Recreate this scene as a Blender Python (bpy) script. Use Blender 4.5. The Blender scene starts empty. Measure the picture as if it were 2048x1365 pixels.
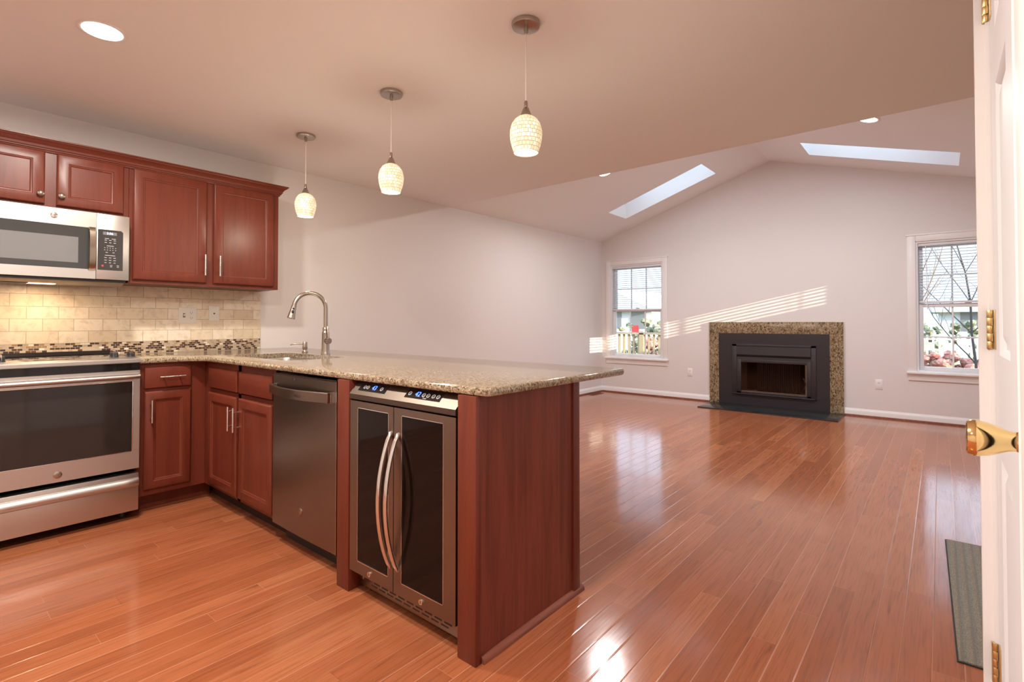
import bpy, bmesh, math, random
from mathutils import Vector, Matrix
random.seed(7)
scn = bpy.context.scene
COL = scn.collection

# ------------------------------------------------------------------ camera
CAM = Vector((4.2663, -1.8868, 1.13))
yaw, pitch = -0.6964, 0.0170
fwd = Vector((math.sin(yaw)*math.cos(pitch), math.cos(yaw)*math.cos(pitch), math.sin(pitch)))
right = Vector((math.cos(yaw), -math.sin(yaw), 0))
upv = right.cross(fwd)
cd = bpy.data.cameras.new('camera'); cam = bpy.data.objects.new('camera', cd); COL.objects.link(cam)
cam.matrix_world = Matrix(((right.x, upv.x, -fwd.x, CAM.x), (right.y, upv.y, -fwd.y, CAM.y), (right.z, upv.z, -fwd.z, CAM.z), (0, 0, 0, 1)))
cd.sensor_width = 36; cd.sensor_fit = 'HORIZONTAL'; cd.lens = 1023.81/2048*36
cd.shift_y = -55.26/2048; cd.clip_start = 0.02; cd.clip_end = 300
scn.camera = cam

# ------------------------------------------------------------------ exposure, sky, sun, lamps
vs = scn.view_settings
vs.view_transform = 'Standard'; vs.look = 'None'; vs.gamma = 1; vs.use_curve_mapping = False
vs.exposure = 0.0
scn.cycles.max_bounces = 10; scn.cycles.diffuse_bounces = 6; scn.cycles.transparent_max_bounces = 16
scn.cycles.sample_clamp_indirect = 6
scn.cycles.caustics_reflective = False; scn.cycles.caustics_refractive = False

SKY_STR = 1.0                                          # overcast-like sky: brighter overhead than at the horizon
SUN_DIR = Vector((1, -0.163, 0.223)).normalized()      # towards the sun
SUN_W = 19.0
CAN_W, PEND_W = 34.0, 7.0

w = bpy.data.worlds.new('world'); scn.world = w; w.use_nodes = True
nt = w.node_tree; nt.nodes.clear()
tc = nt.nodes.new('ShaderNodeTexCoord'); sp = nt.nodes.new('ShaderNodeSeparateXYZ'); nt.links.new(tc.outputs['Generated'], sp.inputs[0])
rp = nt.nodes.new('ShaderNodeValToRGB'); nt.links.new(sp.outputs['Z'], rp.inputs[0])
for k, (p_, c_) in enumerate(((0., (1.15, 1.34, 1.60)), (.16, (1.5, 1.8, 2.2)), (.38, (3.0, 3.7, 4.6)), (.70, (4.5, 5.7, 7.0)))):
    el = rp.color_ramp.elements[k] if k < 2 else rp.color_ramp.elements.new(p_)
    el.position = p_; el.color = (*c_, 1)
bg = nt.nodes.new('ShaderNodeBackground'); nt.links.new(rp.outputs[0], bg.inputs[0]); bg.inputs[1].default_value = SKY_STR
wo = nt.nodes.new('ShaderNodeOutputWorld'); nt.links.new(bg.outputs[0], wo.inputs[0])

sl = bpy.data.lights.new('sun', 'SUN'); sl.energy = SUN_W; sl.angle = math.radians(0.25); sl.color = (1.0, 0.86, 0.66)
so = bpy.data.objects.new('sun', sl); COL.objects.link(so); so.rotation_euler = SUN_DIR.to_track_quat('Z', 'Y').to_euler()
so.location = (20, 0, 12)

# ------------------------------------------------------------------ node helpers
class M:
    def __init__(s, name, col=(.8, .8, .8), rough=.5, metal=0., **kw):
        s.m = bpy.data.materials.new(name); s.m.use_nodes = True; s.t = s.m.node_tree
        s.b = s.t.nodes['Principled BSDF']; s.out = s.t.nodes['Material Output']
        s.set('Base Color', col); s.set('Roughness', rough); s.set('Metallic', metal)
        for k, v in kw.items(): s.set(k.replace('_', ' '), v)
    def set(s, k, v):
        i = s.b.inputs[k] if isinstance(k, str) else k
        if hasattr(v, 'is_output'): s.t.links.new(v, i)
        elif isinstance(v, tuple) and len(v) == 3 and i.type == 'RGBA': i.default_value = (*v, 1)
        else: i.default_value = v
    def node(s, t, **kw):
        n = s.t.nodes.new(t)
        for k, v in kw.items():
            if k.startswith('i_'):
                s.set(n.inputs[int(k[2:])], v)
            else: setattr(n, k, v)
        return n
    def pos(s): return s.node('ShaderNodeNewGeometry').outputs['Position']
    def obj(s): return s.node('ShaderNodeTexCoord').outputs['Object']
    def xyz(s, v):
        n = s.node('ShaderNodeSeparateXYZ', i_0=v); return n.outputs[0], n.outputs[1], n.outputs[2]
    def comb(s, x=0., y=0., z=0.): return s.node('ShaderNodeCombineXYZ', i_0=x, i_1=y, i_2=z).outputs[0]
    def math(s, op, a, b=0., c=0.): return s.node('ShaderNodeMath', operation=op, i_0=a, i_1=b, i_2=c).outputs[0]
    def scale(s, v, sc, off=(0, 0, 0)):
        n = s.node('ShaderNodeMapping'); s.set(n.inputs[0], v); n.inputs['Scale'].default_value = sc; n.inputs['Location'].default_value = off
        return n.outputs[0]
    def noise(s, v, sc=5., det=3., rough=.55, dist=0.):
        n = s.node('ShaderNodeTexNoise'); s.set(n.inputs['Vector'], v)
        n.inputs['Scale'].default_value = sc; n.inputs['Detail'].default_value = det; n.inputs['Roughness'].default_value = rough
        n.inputs['Distortion'].default_value = dist; return n.outputs['Fac']
    def vor(s, v, sc=5., feat='F1', out='Distance', rnd=1.):
        n = s.node('ShaderNodeTexVoronoi', feature=feat); s.set(n.inputs['Vector'], v); n.inputs['Scale'].default_value = sc
        n.inputs['Randomness'].default_value = rnd
        return n.outputs[out]
    def white(s, v):
        n = s.node('ShaderNodeTexWhiteNoise', noise_dimensions='3D'); s.set(n.inputs[0], v); return n.outputs[0]
    def ramp(s, f, stops, interp='LINEAR'):
        n = s.node('ShaderNodeValToRGB', i_0=f); cr = n.color_ramp; cr.interpolation = interp
        while len(cr.elements) < len(stops): cr.elements.new(.5)
        for el, (p, c) in zip(cr.elements, stops):
            el.position = p; el.color = (*c, 1) if len(c) == 3 else c
        return n.outputs[0]
    def mix(s, f, a, b, typ='MIX'):
        n = s.node('ShaderNodeMix', data_type='RGBA', blend_type=typ); s.set(n.inputs[0], f); s.set(n.inputs[6], a); s.set(n.inputs[7], b); return n.outputs[2]
    def bump(s, h, st=.2, dist=.01):
        n = s.node('ShaderNodeBump'); n.inputs['Strength'].default_value = st; n.inputs['Distance'].default_value = dist
        s.set(n.inputs['Height'], h); s.t.links.new(n.outputs[0], s.b.inputs['Normal'])
    def smooth(s, v, a, b):
        n = s.node('ShaderNodeMapRange', interpolation_type='SMOOTHSTEP'); s.set(n.inputs[0], v); n.inputs[1].default_value = a; n.inputs[2].default_value = b
        return n.outputs[0]

def paint(name, col, rough=.6, bump=.06):
    m = M(name, col, rough); m.set('Specular IOR Level', .3)
    m.bump(m.noise(m.pos(), 260., 2.), bump, .002); return m.m

MAT = {}
MAT['wall'] = paint('wall_paint', (.735, .70, .685), .55)
MAT['ceiling'] = paint('ceiling_paint', (.87, .86, .86), .7, .1)
MAT['white'] = paint('white_trim_paint', (.82, .80, .79), .35, .02)
MAT['door'] = paint('white_door_paint', (.76, .79, .83), .55, .02)
MAT['vinyl'] = M('white_vinyl', (.80, .81, .83), .4).m
MAT['slat'] = M('blind_slat', (.74, .75, .78), .45).m
MAT['plastic'] = M('ivory_plastic', (.74, .70, .63), .35).m
MAT['plastic_white'] = M('white_plastic', (.82, .79, .76), .35).m
MAT['hole'] = M('dark_slot', (.03, .028, .025), .6).m

# oak strip floor, boards along y
m = M('oak_strip_floor', rough=.16)
x, y, z = m.xyz(m.pos())
BW = .083
r = m.math('DIVIDE', x, BW); row = m.math('FLOOR', r); fx = m.math('FRACT', r)
ro = m.white(m.comb(row, 3.7, 1.1))
yy = m.math('MULTIPLY_ADD', y, 1/1.05, m.math('MULTIPLY', ro, 7.3)); colm = m.math('FLOOR', yy); fy = m.math('FRACT', yy)
bid = m.white(m.comb(row, colm, .5))
gv = m.comb(m.math('MULTIPLY', x, 34.), m.math('MULTIPLY', y, 1.7), m.math('MULTIPLY', bid, 91.))
g1 = m.noise(gv, 1., 5., .6, 1.2)
g2 = m.noise(m.comb(m.math('MULTIPLY', x, 160.), m.math('MULTIPLY', y, 5.), m.math('MULTIPLY', bid, 37.)), 1., 3.)
base = m.ramp(bid, [(0., (.290, .086, .034)), (.3, (.365, .115, .048)), (.55, (.330, .100, .041)), (.8, (.405, .140, .061)), (1., (.305, .090, .036))])
base = m.mix(m.smooth(g1, .54, .84), base, (.160, .043, .017))
base = m.mix(m.math('MULTIPLY', m.smooth(g2, .42, .72), .5), base, (.17, .05, .02))
sx = m.math('LESS_THAN', m.math('MINIMUM', fx, m.math('SUBTRACT', 1., fx)), .014)
sy = m.math('LESS_THAN', fy, .0022)
seam = m.math('MAXIMUM', sx, sy)
sc_ = m.ramp(m.white(m.comb(row, 9.1, 4.4)), [(0., (.60, .33, .22)), (.62, (.50, .25, .155)), (.70, (.085, .028, .013))], 'CONSTANT')  # most seams pale: light caught on board edges put into the colour
m.set('Base Color', m.mix(m.math('MULTIPLY_ADD', sx, .52, m.math('MULTIPLY', sy, .22)), base, sc_))
wav = m.noise(m.comb(m.math('MULTIPLY', x, 7.), m.math('MULTIPLY', y, 3.), m.math('MULTIPLY', bid, 13.)), 1., 2.)
edge = m.smooth(m.math('MINIMUM', fx, m.math('SUBTRACT', 1., fx)), .0, .05)
h = m.math('MULTIPLY_ADD', edge, .30, m.math('MULTIPLY_ADD', wav, .55, m.math('MULTIPLY', g2, .03)))
m.bump(h, .22, .006)
m.set('Roughness', m.math('MULTIPLY_ADD', g2, .10, .10)); m.set('Coat Weight', .10); m.set('Coat Roughness', .06)
MAT['floor'] = m.m

def wood(name, c1, c2, rough=.3, axis='z', sc=1.):
    m = M(name, rough=rough)
    s_ = {'z': (26*sc, 26*sc, 1.6*sc), 'y': (26*sc, 1.6*sc, 26*sc), 'x': (1.6*sc, 26*sc, 26*sc)}[axis]
    s2 = {'z': (190, 190, 9), 'y': (190, 9, 190), 'x': (9, 190, 190)}[axis]
    a = m.noise(m.scale(m.pos(), s_), 1., 4., .6, .8); b = m.noise(m.scale(m.pos(), s2), 1., 2.)
    c = m.mix(m.smooth(a, .35, .75), c1, c2)
    c = m.mix(m.math('MULTIPLY', m.smooth(b, .4, .8), .25), c, tuple(v*.5 for v in c2))
    m.set('Base Color', c); m.bump(b, .04, .002); m.set('Specular IOR Level', .35)
    return m.m
MAT['cherry'] = wood('cherry_stain', (.152, .031, .0155), (.118, .0225, .011), .36, 'z', .6)
MAT['cherry_h'] = wood('cherry_stain_across', (.152, .031, .0155), (.118, .0225, .011), .36, 'y', .6)
MAT['cherry_x'] = wood('cherry_stain_long', (.142, .028, .014), (.108, .020, .010), .36, 'x', .6)
MAT['panel'] = wood('cherry_veneer', (.200, .046, .024), (.120, .025, .014), .36, 'z', .8)
MAT['shoe'] = wood('stained_shoe_moulding', (.22, .062, .030), (.12, .030, .016), .5, 'y')
MAT['toe'] = M('dark_toe_kick', (.030, .012, .008), .6).m
MAT['maple_under'] = M('pale_cabinet_underside', (.42, .22, .10), .5).m

def granite(name, sc=1., stretch=(1, 1, 1), dark=1., rough=.09, tint=(1, 1, 1)):
    m = M(name, rough=rough)
    p = m.scale(m.pos(), stretch)
    n1 = m.noise(p, 38*sc, 5., .62, .6); n2 = m.noise(p, 95*sc, 3., .6, .3); n3 = m.noise(p, 13*sc, 3.)
    v = m.vor(p, 120*sc, out='Color')
    c = m.ramp(n1, [(.30, (.10, .062, .034)), (.43, (.27, .195, .12)), (.54, (.44, .355, .255)), (.70, (.33, .245, .165))])
    c = m.mix(m.math('MULTIPLY', m.smooth(n2, .54, .66), .85*dark), c, (.085, .055, .035))
    c = m.mix(m.math('MULTIPLY', m.smooth(n3, .52, .70), .40*dark), c, (.26, .165, .09))
    sepv = m.node('ShaderNodeSeparateColor', i_0=v).outputs[0]
    c = m.mix(m.math('MULTIPLY', m.math('GREATER_THAN', sepv, .80), .5), c, (.74, .66, .54))
    c = m.mix(m.math('MULTIPLY', m.math('LESS_THAN', sepv, .07), .85), c, (.035, .028, .022))
    m.set('Base Color', m.mix(1., c, tint, 'MULTIPLY')); return m.m
MAT['granite'] = granite('speckled_granite', 1.35, (1., 2.2, 1.), 1., .1, (.80, .78, .74))
MAT['granite_fp'] = granite('gold_granite', .62, (1.6, 1., .8), 1.25, .2, (.72, .66, .54))

# backsplash: travertine running bond 76 x 149 mm, glass mosaic
m = M('travertine_tile', rough=.42)
x, y, z = m.xyz(m.pos())
rz = m.math('DIVIDE', m.math('SUBTRACT', z, .9955), .0765); row = m.math('FLOOR', rz); fz = m.math('FRACT', rz)
ry = m.math('MULTIPLY_ADD', y, 1/.1485, m.math('MULTIPLY_ADD', m.math('MODULO', row, 2.), .5, 13.395)); cl = m.math('FLOOR', ry); fy = m.math('FRACT', ry)
tid = m.white(m.comb(row, cl, 2.2))
c = m.ramp(tid, [(0., (.66, .54, .39)), (.4, (.76, .64, .48)), (.7, (.81, .71, .57)), (1., (.72, .60, .44))])
c = m.mix(m.math('MULTIPLY', m.smooth(m.noise(m.pos(), 22., 6., .65, .5), .45, .72), .45), c, (.42, .31, .205))
g = m.math('MAXIMUM', m.math('LESS_THAN', fz, .03), m.math('LESS_THAN', fy, .0145))
m.set('Base Color', m.mix(g, c, (.33, .24, .15))); m.bump(m.math('SUBTRACT', 1., g), .35, .003)
MAT['tile'] = m.m
m = M('glass_mosaic', rough=.12)
x, y, z = m.xyz(m.pos())
rz = m.math('DIVIDE', m.math('SUBTRACT', z, .914), .01355); row = m.math('FLOOR', rz); fz = m.math('FRACT', rz)
ry = m.math('MULTIPLY_ADD', y, 1/.0245, m.math('MULTIPLY_ADD', m.math('MODULO', row, 2.), .5, 100.)); cl = m.math('FLOOR', ry); fy = m.math('FRACT', ry)
tid = m.white(m.comb(row, cl, 7.2))
c = m.ramp(tid, [(0., (.055, .030, .020)), (.30, (.11, .055, .035)), (.42, (.40, .30, .20)), (.56, (.50, .39, .27)), (.72, (.44, .36, .27)), (.86, (.30, .19, .09)), (.93, (.70, .64, .52))], 'CONSTANT')
g = m.math('MAXIMUM', m.math('LESS_THAN', fz, .13), m.math('LESS_THAN', fy, .075))
m.set('Base Color', m.mix(g, c, (.46, .36, .26))); m.set('Roughness', m.math('MULTIPLY_ADD', g, .5, .12)); m.bump(m.math('SUBTRACT', 1., g), .3, .002)
MAT['mosaic'] = m.m

def steel(name, col=(.58, .55, .52), rough=.36, sc=(4, 4, 420), b=.012):
    m = M(name, col, rough, 1.)
    n = m.noise(m.scale(m.pos(), sc), 1., 2.); m.bump(n, b, .0004)
    m.set('Roughness', m.math('MULTIPLY_ADD', n, .07, rough-.03)); return m.m
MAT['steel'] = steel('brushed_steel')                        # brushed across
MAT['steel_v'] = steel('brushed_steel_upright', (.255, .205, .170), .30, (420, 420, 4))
MAT['steel_dark'] = steel('dark_brushed_steel', (.33, .275, .235), .30)
MAT['handle_bronze'] = steel('warm_handle_steel', (.40, .33, .26), .22, (60, 60, 4))
MAT['bronze_steel'] = steel('bronze_tinted_steel', (.15, .118, .095), .38)
MAT['nickel'] = steel('brushed_nickel', (.44, .395, .345), .24, (60, 60, 60), .01)
MAT['chrome'] = M('bright_steel', (.78, .76, .73), .14, 1.).m
MAT['brass'] = M('polished_brass', (.86, .62, .28), .12, 1.).m
MAT['hinge'] = M('satin_brass', (.74, .55, .27), .35, 1.).m
MAT['black_glass'] = M('black_glass', (.012, .010, .010), .05).m
MAT['oven_glass'] = M('smoked_oven_glass', (.022, .017, .015), .06).m
MAT['micro_glass'] = M('smoked_microwave_glass', (.045, .045, .045), .10).m
MAT['micro_mesh'] = M('microwave_window_screen', (.17, .17, .17), .16).m
MAT['black'] = M('black_plastic', (.018, .017, .016), .4).m
MAT['graphite'] = M('graphite_panel', (.035, .032, .032), .25).m
MAT['grey_print'] = M('grey_print', (.45, .45, .45), .5).m
MAT['cooler_glass'] = M('tinted_cooler_glass', (.008, .004, .003), .04, Specular_IOR_Level=.16).m
MAT['fp_black'] = M('black_fireplace_metal', (.028, .022, .025), .38).m
MAT['firebrick'] = M('pale_firebrick', (.72, .66, .58), .8).m
MAT['dark_lining'] = M('dark_firebox_lining', (.035, .028, .024), .9).m  # near-black colour of the firebox back and top
m = M('hearth_slate', (.020, .022, .024), .18); MAT['hearth'] = m.m
m = M('fireplace_screen', (.03, .025, .024), .5); MAT['screen'] = m.m
m = M('ribbed_mat', rough=.95)
x, y, z = m.xyz(m.pos())
rib = m.math('SINE', m.math('MULTIPLY', x, 200.)); nn = m.noise(m.pos(), 420., 2.)
m.set('Base Color', m.mix(m.smooth(nn, .35, .7), (.15, .125, .095), (.33, .285, .215)))
m.set('Base Color', m.mix(m.math('MULTIPLY', m.smooth(rib, .3, 1.), .45), m.b.inputs['Base Color'].links[0].from_socket, (.13, .11, .09)))
m.bump(m.math('ADD', rib, nn), .7, .004); MAT['mat'] = m.m
MAT['rubber'] = M('black_rubber', (.02, .02, .02), .7).m

def emit(name, col, st):
    m = M(name, (.0, .0, .0), .5); m.set('Emission Color', col); m.set('Emission Strength', st); return m.m
MAT['led_blue'] = emit('blue_digits', (.05, .12, 1.), 6.)
MAT['led_white'] = emit('pale_blue_digits', (.5, .6, 1.), 3.)
MAT['red_dot'] = M('red_button', (.6, .05, .05), .4).m
MAT['bulb'] = emit('lit_bulb', (1., .86, .66), 9.)
MAT['can_lens'] = emit('lit_downlight_lens', (1., .93, .82), 7.)
MAT['hood_lens'] = emit('lit_hood_lens', (1., .74, .42), 3.)

# capiz-like mosaic shade, lamp glow put in as emission
m = M('capiz_mosaic', rough=.4)
ob = m.obj(); x, y, z = m.xyz(ob)
ang = m.math('ARCTAN2', y, x)
rz = m.math('DIVIDE', z, .0165); row = m.math('FLOOR', rz); fz = m.math('FRACT', rz)
ra = m.math('MULTIPLY_ADD', ang, 24/6.2832, m.math('MULTIPLY_ADD', m.math('MODULO', row, 2.), .5, 50.)); cl = m.math('FLOOR', ra); fa = m.math('FRACT', ra)
g = m.math('MAXIMUM', m.math('LESS_THAN', fz, .12), m.math('LESS_THAN', fa, .11))
tid = m.white(m.comb(row, cl, 1.3))
c = m.ramp(tid, [(0., (.70, .60, .42)), (.25, (.82, .74, .55)), (.6, (.90, .82, .62)), (1., (.98, .95, .86))])
c = m.mix(g, c, (.30, .22, .12))
m.set('Base Color', c)
m.set('Emission Color', m.mix(1., c, (1., .93, .80), 'MULTIPLY')); m.set('Emission Strength', .72)
MAT['capiz'] = m.m

# thin window pane: mostly clear, a little mirror
m = M('window_glass'); t = m.t
tr = t.nodes.new('ShaderNodeBsdfTransparent'); tr.inputs[0].default_value = (.97, .98, .98, 1)
gl = t.nodes.new('ShaderNodeBsdfGlossy'); gl.inputs['Roughness'].default_value = .02
lw = t.nodes.new('ShaderNodeFresnel'); lw.inputs[0].default_value = 1.35
mx = t.nodes.new('ShaderNodeMixShader'); t.links.new(lw.outputs[0], mx.inputs[0]); t.links.new(tr.outputs[0], mx.inputs[1]); t.links.new(gl.outputs[0], mx.inputs[2])
t.links.new(mx.outputs[0], m.out.inputs[0]); MAT['glass'] = m.m
m = M('smoky_fireplace_glass'); t = m.t
tr = t.nodes.new('ShaderNodeBsdfTransparent'); tr.inputs[0].default_value = (.90, .87, .84, 1)
gl = t.nodes.new('ShaderNodeBsdfGlossy'); gl.inputs['Roughness'].default_value = .05
lw = t.nodes.new('ShaderNodeFresnel'); lw.inputs[0].default_value = 1.45
mx = t.nodes.new('ShaderNodeMixShader'); t.links.new(lw.outputs[0], mx.inputs[0]); t.links.new(tr.outputs[0], mx.inputs[1]); t.links.new(gl.outputs[0], mx.inputs[2])
t.links.new(mx.outputs[0], m.out.inputs[0]); MAT['fp_glass'] = m.m

# outdoors
m = M('lawn', rough=.9); m.set('Base Color', m.mix(m.smooth(m.noise(m.pos(), 3., 5.), .4, .65), (.16, .15, .06), (.22, .19, .10))); MAT['lawn'] = m.m
MAT['deck_wood'] = M('weathered_deck_wood', (.30, .22, .13), .8).m
MAT['bark'] = M('tree_bark', (.05, .04, .04), .9).m
MAT['bark_pale'] = M('pale_tree_bark', (.20, .13, .09), .9).m
MAT['siding'] = M('pale_house_siding', (.48, .49, .52), .8).m
MAT['roofing'] = M('grey_shingles', (.42, .42, .44), .9).m
MAT['red_door'] = M('red_paint', (.35, .03, .03), .6).m
m = M('red_shrub', rough=.9); m.set('Base Color', m.mix(m.smooth(m.noise(m.pos(), 9., 4.), .4, .6), (.22, .05, .045), (.30, .17, .13))); MAT['red_shrub'] = m.m
m = M('evergreen', rough=.9); m.set('Base Color', m.mix(m.smooth(m.noise(m.pos(), 5., 4.), .4, .6), (.08, .10, .06), (.19, .19, .13))); MAT['evergreen'] = m.m
MAT['brick'] = M('sun_blocker_red', (.25, .12, .09), .9).m
# ------------------------------------------------------------------ mesh helpers
ORG = {}
class B:
    """collects shapes in one bmesh; X is the transform applied to what is added"""
    def __init__(s, X=None): s.bm = bmesh.new(); s.X = X or Matrix.Identity(4)
    def _fin(s, vs): bmesh.ops.transform(s.bm, matrix=s.X, verts=vs)
    def box(s, x0, x1, y0, y1, z0, z1, bev=0., seg=2):
        t = bmesh.new(); bmesh.ops.create_cube(t, size=1)
        bmesh.ops.transform(t, matrix=Matrix.Translation(((x0+x1)/2, (y0+y1)/2, (z0+z1)/2)) @ Matrix.Diagonal((abs(x1-x0), abs(y1-y0), abs(z1-z0), 1)), verts=t.verts)
        if bev: bmesh.ops.bevel(t, geom=t.edges[:], offset=bev, segments=seg, affect='EDGES', profile=.5)
        return s.add(t)
    def add(s, t):
        me = bpy.data.meshes.new('tmp'); t.to_mesh(me); t.free()
        n = len(s.bm.verts); s.bm.from_mesh(me); bpy.data.meshes.remove(me)
        s.bm.verts.ensure_lookup_table(); s._fin(s.bm.verts[n:]); return s
    def poly(s, pts, d):
        """prism: closed outline pts (3D) extruded by vector d"""
        t = bmesh.new(); vs_ = [t.verts.new(p) for p in pts]; f = t.faces.new(vs_)
        r_ = bmesh.ops.extrude_face_region(t, geom=[f]); bmesh.ops.translate(t, vec=d, verts=[v for v in r_['geom'] if isinstance(v, bmesh.types.BMVert)])
        bmesh.ops.recalc_face_normals(t, faces=t.faces[:]); return s.add(t)
    def plate(s, outer, holes, mk, th):
        """flat plate with holes; outlines 2D, mk(u,v,n)->3D, thickness th along n"""
        t = bmesh.new(); rings = []
        for ring in [outer]+holes: rings.append(([t.verts.new(mk(u, v, 0)) for u, v in ring], [t.verts.new(mk(u, v, th)) for u, v in ring]))
        for k in (0, 1):
            ed = []
            for rg in rings:
                L = rg[k]; ed += [t.edges.new((L[i], L[(i+1) % len(L)])) for i in range(len(L))]
            bmesh.ops.triangle_fill(t, use_beauty=True, edges=ed)
        for a, b in rings:
            for i in range(len(a)):
                j = (i+1) % len(a); t.faces.new((a[i], a[j], b[j], b[i]))
        bmesh.ops.recalc_face_normals(t, faces=t.faces[:]); return s.add(t)
    def rings(s, loops, cap0=True, cap1=True, closed=True):
        """skin successive loops of equal length"""
        t = bmesh.new(); V = [[t.verts.new(p) for p in L] for L in loops]; n = len(V[0])
        for a, b in zip(V, V[1:]):
            for i in range(n if closed else n-1):
                j = (i+1) % n; t.faces.new((a[i], a[j], b[j], b[i]))
        if cap0: t.faces.new(V[0][::-1])
        if cap1: t.faces.new(V[-1])
        bmesh.ops.recalc_face_normals(t, faces=t.faces[:]); return s.add(t)
    def lathe(s, prof, c, axis='z', n=32, cap=True):
        L = []
        for r_, h_ in prof:
            ring = []
            for k in range(n):
                a = 2*math.pi*k/n; u, v = r_*math.cos(a), r_*math.sin(a)
                p = {'z': (u, v, h_), 'x': (h_, u, v), 'y': (u, h_, v)}[axis]
                ring.append(Vector(c)+Vector(p))
            L.append(ring)
        return s.rings(L, cap, cap)
    def cyl(s, a, b, r0, r1=None, n=20):
        return s.tube([a, b], [r0, r0 if r1 is None else r1], n)
    def tube(s, pts, r_, n=12, flat=None):
        pts = [Vector(p) for p in pts]
        rr = r_ if isinstance(r_, (list, tuple)) else [r_]*len(pts)
        L = []; ref = None
        for i, p in enumerate(pts):
            d = (pts[min(i+1, len(pts)-1)]-pts[max(i-1, 0)]).normalized()
            if ref is None:
                ref = Vector((0, 0, 1)) if abs(d.z) < .9 else Vector((1, 0, 0))
            u = (ref-d*ref.dot(d)).normalized(); v = d.cross(u); ref = u
            a_, b_ = (1, 1) if not flat else flat
            L.append([p+u*math.cos(2*math.pi*k/n)*rr[i]*a_+v*math.sin(2*math.pi*k/n)*rr[i]*b_ for k in range(n)])
        return s.rings(L)
    def ball(s, c, r_, sx=1, sy=1, sz=1, n=3):
        t = bmesh.new(); bmesh.ops.create_icosphere(t, subdivisions=n, radius=r_)
        bmesh.ops.transform(t, matrix=Matrix.Translation(c) @ Matrix.Diagonal((sx, sy, sz, 1)), verts=t.verts); return s.add(t)

def place(o, parent):
    o.parent = parent
def empty(name, loc):
    o = bpy.data.objects.new(name, None); COL.objects.link(o); o.location = loc; o.empty_display_size = .05; ORG[o] = Vector(loc); return o
def obj(name, b, mat, parent=None, smooth=35, mats=None, label=None):
    me = bpy.data.meshes.new(name); bm = b.bm
    if parent is not None: org = ORG[parent]
    else:
        lo = [min(v.co[i] for v in bm.verts) for i in range(3)]; hi = [max(v.co[i] for v in bm.verts) for i in range(3)]
        org = Vector(((lo[0]+hi[0])/2, (lo[1]+hi[1])/2, lo[2]))
    bmesh.ops.translate(bm, vec=-org, verts=bm.verts); bm.to_mesh(me); bm.free()
    me.materials.append(MAT[mat] if isinstance(mat, str) else mat)
    if smooth:
        me.shade_smooth(); me.set_sharp_from_angle(angle=math.radians(smooth))
    o = bpy.data.objects.new(name, me); COL.objects.link(o); ORG[o] = org
    if parent is None: o.location = org
    else: o.parent = parent
    if label: o['label'] = label
    return o
def tag(o, label, cat, group=None, kind=None):
    o['label'] = label; o['category'] = cat
    if group: o['group'] = group
    if kind: o['kind'] = kind
    return o
def thing(name, loc, label, cat, group=None): return tag(empty(name, loc), label, cat, group)
def struct(o): o['kind'] = 'structure'; return o
def copy_tree(o, parent=None):
    c = o.copy(); COL.objects.link(c); ORG[c] = ORG[o].copy()
    if parent: c.parent = parent
    for ch in list(o.children): copy_tree(ch, c)
    return c
def bx(name, x0, x1, y0, y1, z0, z1, mat, parent=None, bev=0.): return obj(name, B().box(x0, x1, y0, y1, z0, z1, bev), mat, parent)

# front frames: local u right, v up, n out of the front
def front_x(x, y=0., z=0.): return Matrix(((0, 0, 1, x), (1, 0, 0, y), (0, 1, 0, z), (0, 0, 0, 1)))      # faces +x, u=+y
def front_y(y, x=0., z=0.): return Matrix(((1, 0, 0, x), (0, 0, -1, y), (0, 1, 0, z), (0, 0, 0, 1)))     # faces -y, u=+x
def front_Y(y, x=0., z=0.): return Matrix(((-1, 0, 0, x), (0, 0, 1, y), (0, 1, 0, z), (0, 0, 0, 1)))     # faces +y, u=-x
def front_X(x, y=0., z=0.): return Matrix(((0, 0, -1, x), (-1, 0, 0, y), (0, 1, 0, z), (0, 0, 0, 1)))    # faces -x, u=-y

def text_mesh(s, size, X, depth=.0006, shear=0., align='CENTER'):
    cu = bpy.data.curves.new('t', 'FONT'); cu.body = s; cu.size = size; cu.extrude = depth; cu.align_x = align; cu.align_y = 'CENTER'; cu.shear = shear
    o = bpy.data.objects.new('t', cu); COL.objects.link(o)
    dg = bpy.context.evaluated_depsgraph_get(); me = bpy.data.meshes.new_from_object(o.evaluated_get(dg))
    bpy.data.objects.remove(o); b = B(); b.bm.from_mesh(me); bpy.data.meshes.remove(me); bpy.data.curves.remove(cu)
    bmesh.ops.transform(b.bm, matrix=X, verts=b.bm.verts); return b

def raised_door(X, u0, u1, v0, v1, th=.02, fr=.05, flat=False):
    """cabinet front: bevelled edge, frame, stepped recess, flat field (slab front when flat)"""
    prof = [(0, 0), (0, th-.007), (.003, th-.003), (.009, th)]
    if not flat: prof += [(fr, th), (fr+.003, th-.003), (fr+.007, th-.0035), (fr+.011, th-.007), (fr+.013, th-.009)]
    else: prof[3:] = [(.012, th-.001), (.016, th)]
    L = [[(u0+i, v0+i, d), (u1-i, v0+i, d), (u1-i, v1-i, d), (u0+i, v1-i, d)] for i, d in prof]
    return B(X).rings(L)
def bar_pull(X, u, v, ln, vertical=True, out=.02, stand=.032, r_=.006):
    b = B(X); h_ = ln/2; n0 = out; n1 = out+stand
    ax = (lambda t: (u, v+t)) if vertical else (lambda t: (u+t, v))
    b.tube([(*ax(-h_), n1), (*ax(h_), n1)], r_, 12)
    for t_ in (-h_*.62, h_*.62): b.tube([(*ax(t_), n0-.001), (*ax(t_), n1)], r_*.75, 10)
    return b
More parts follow.
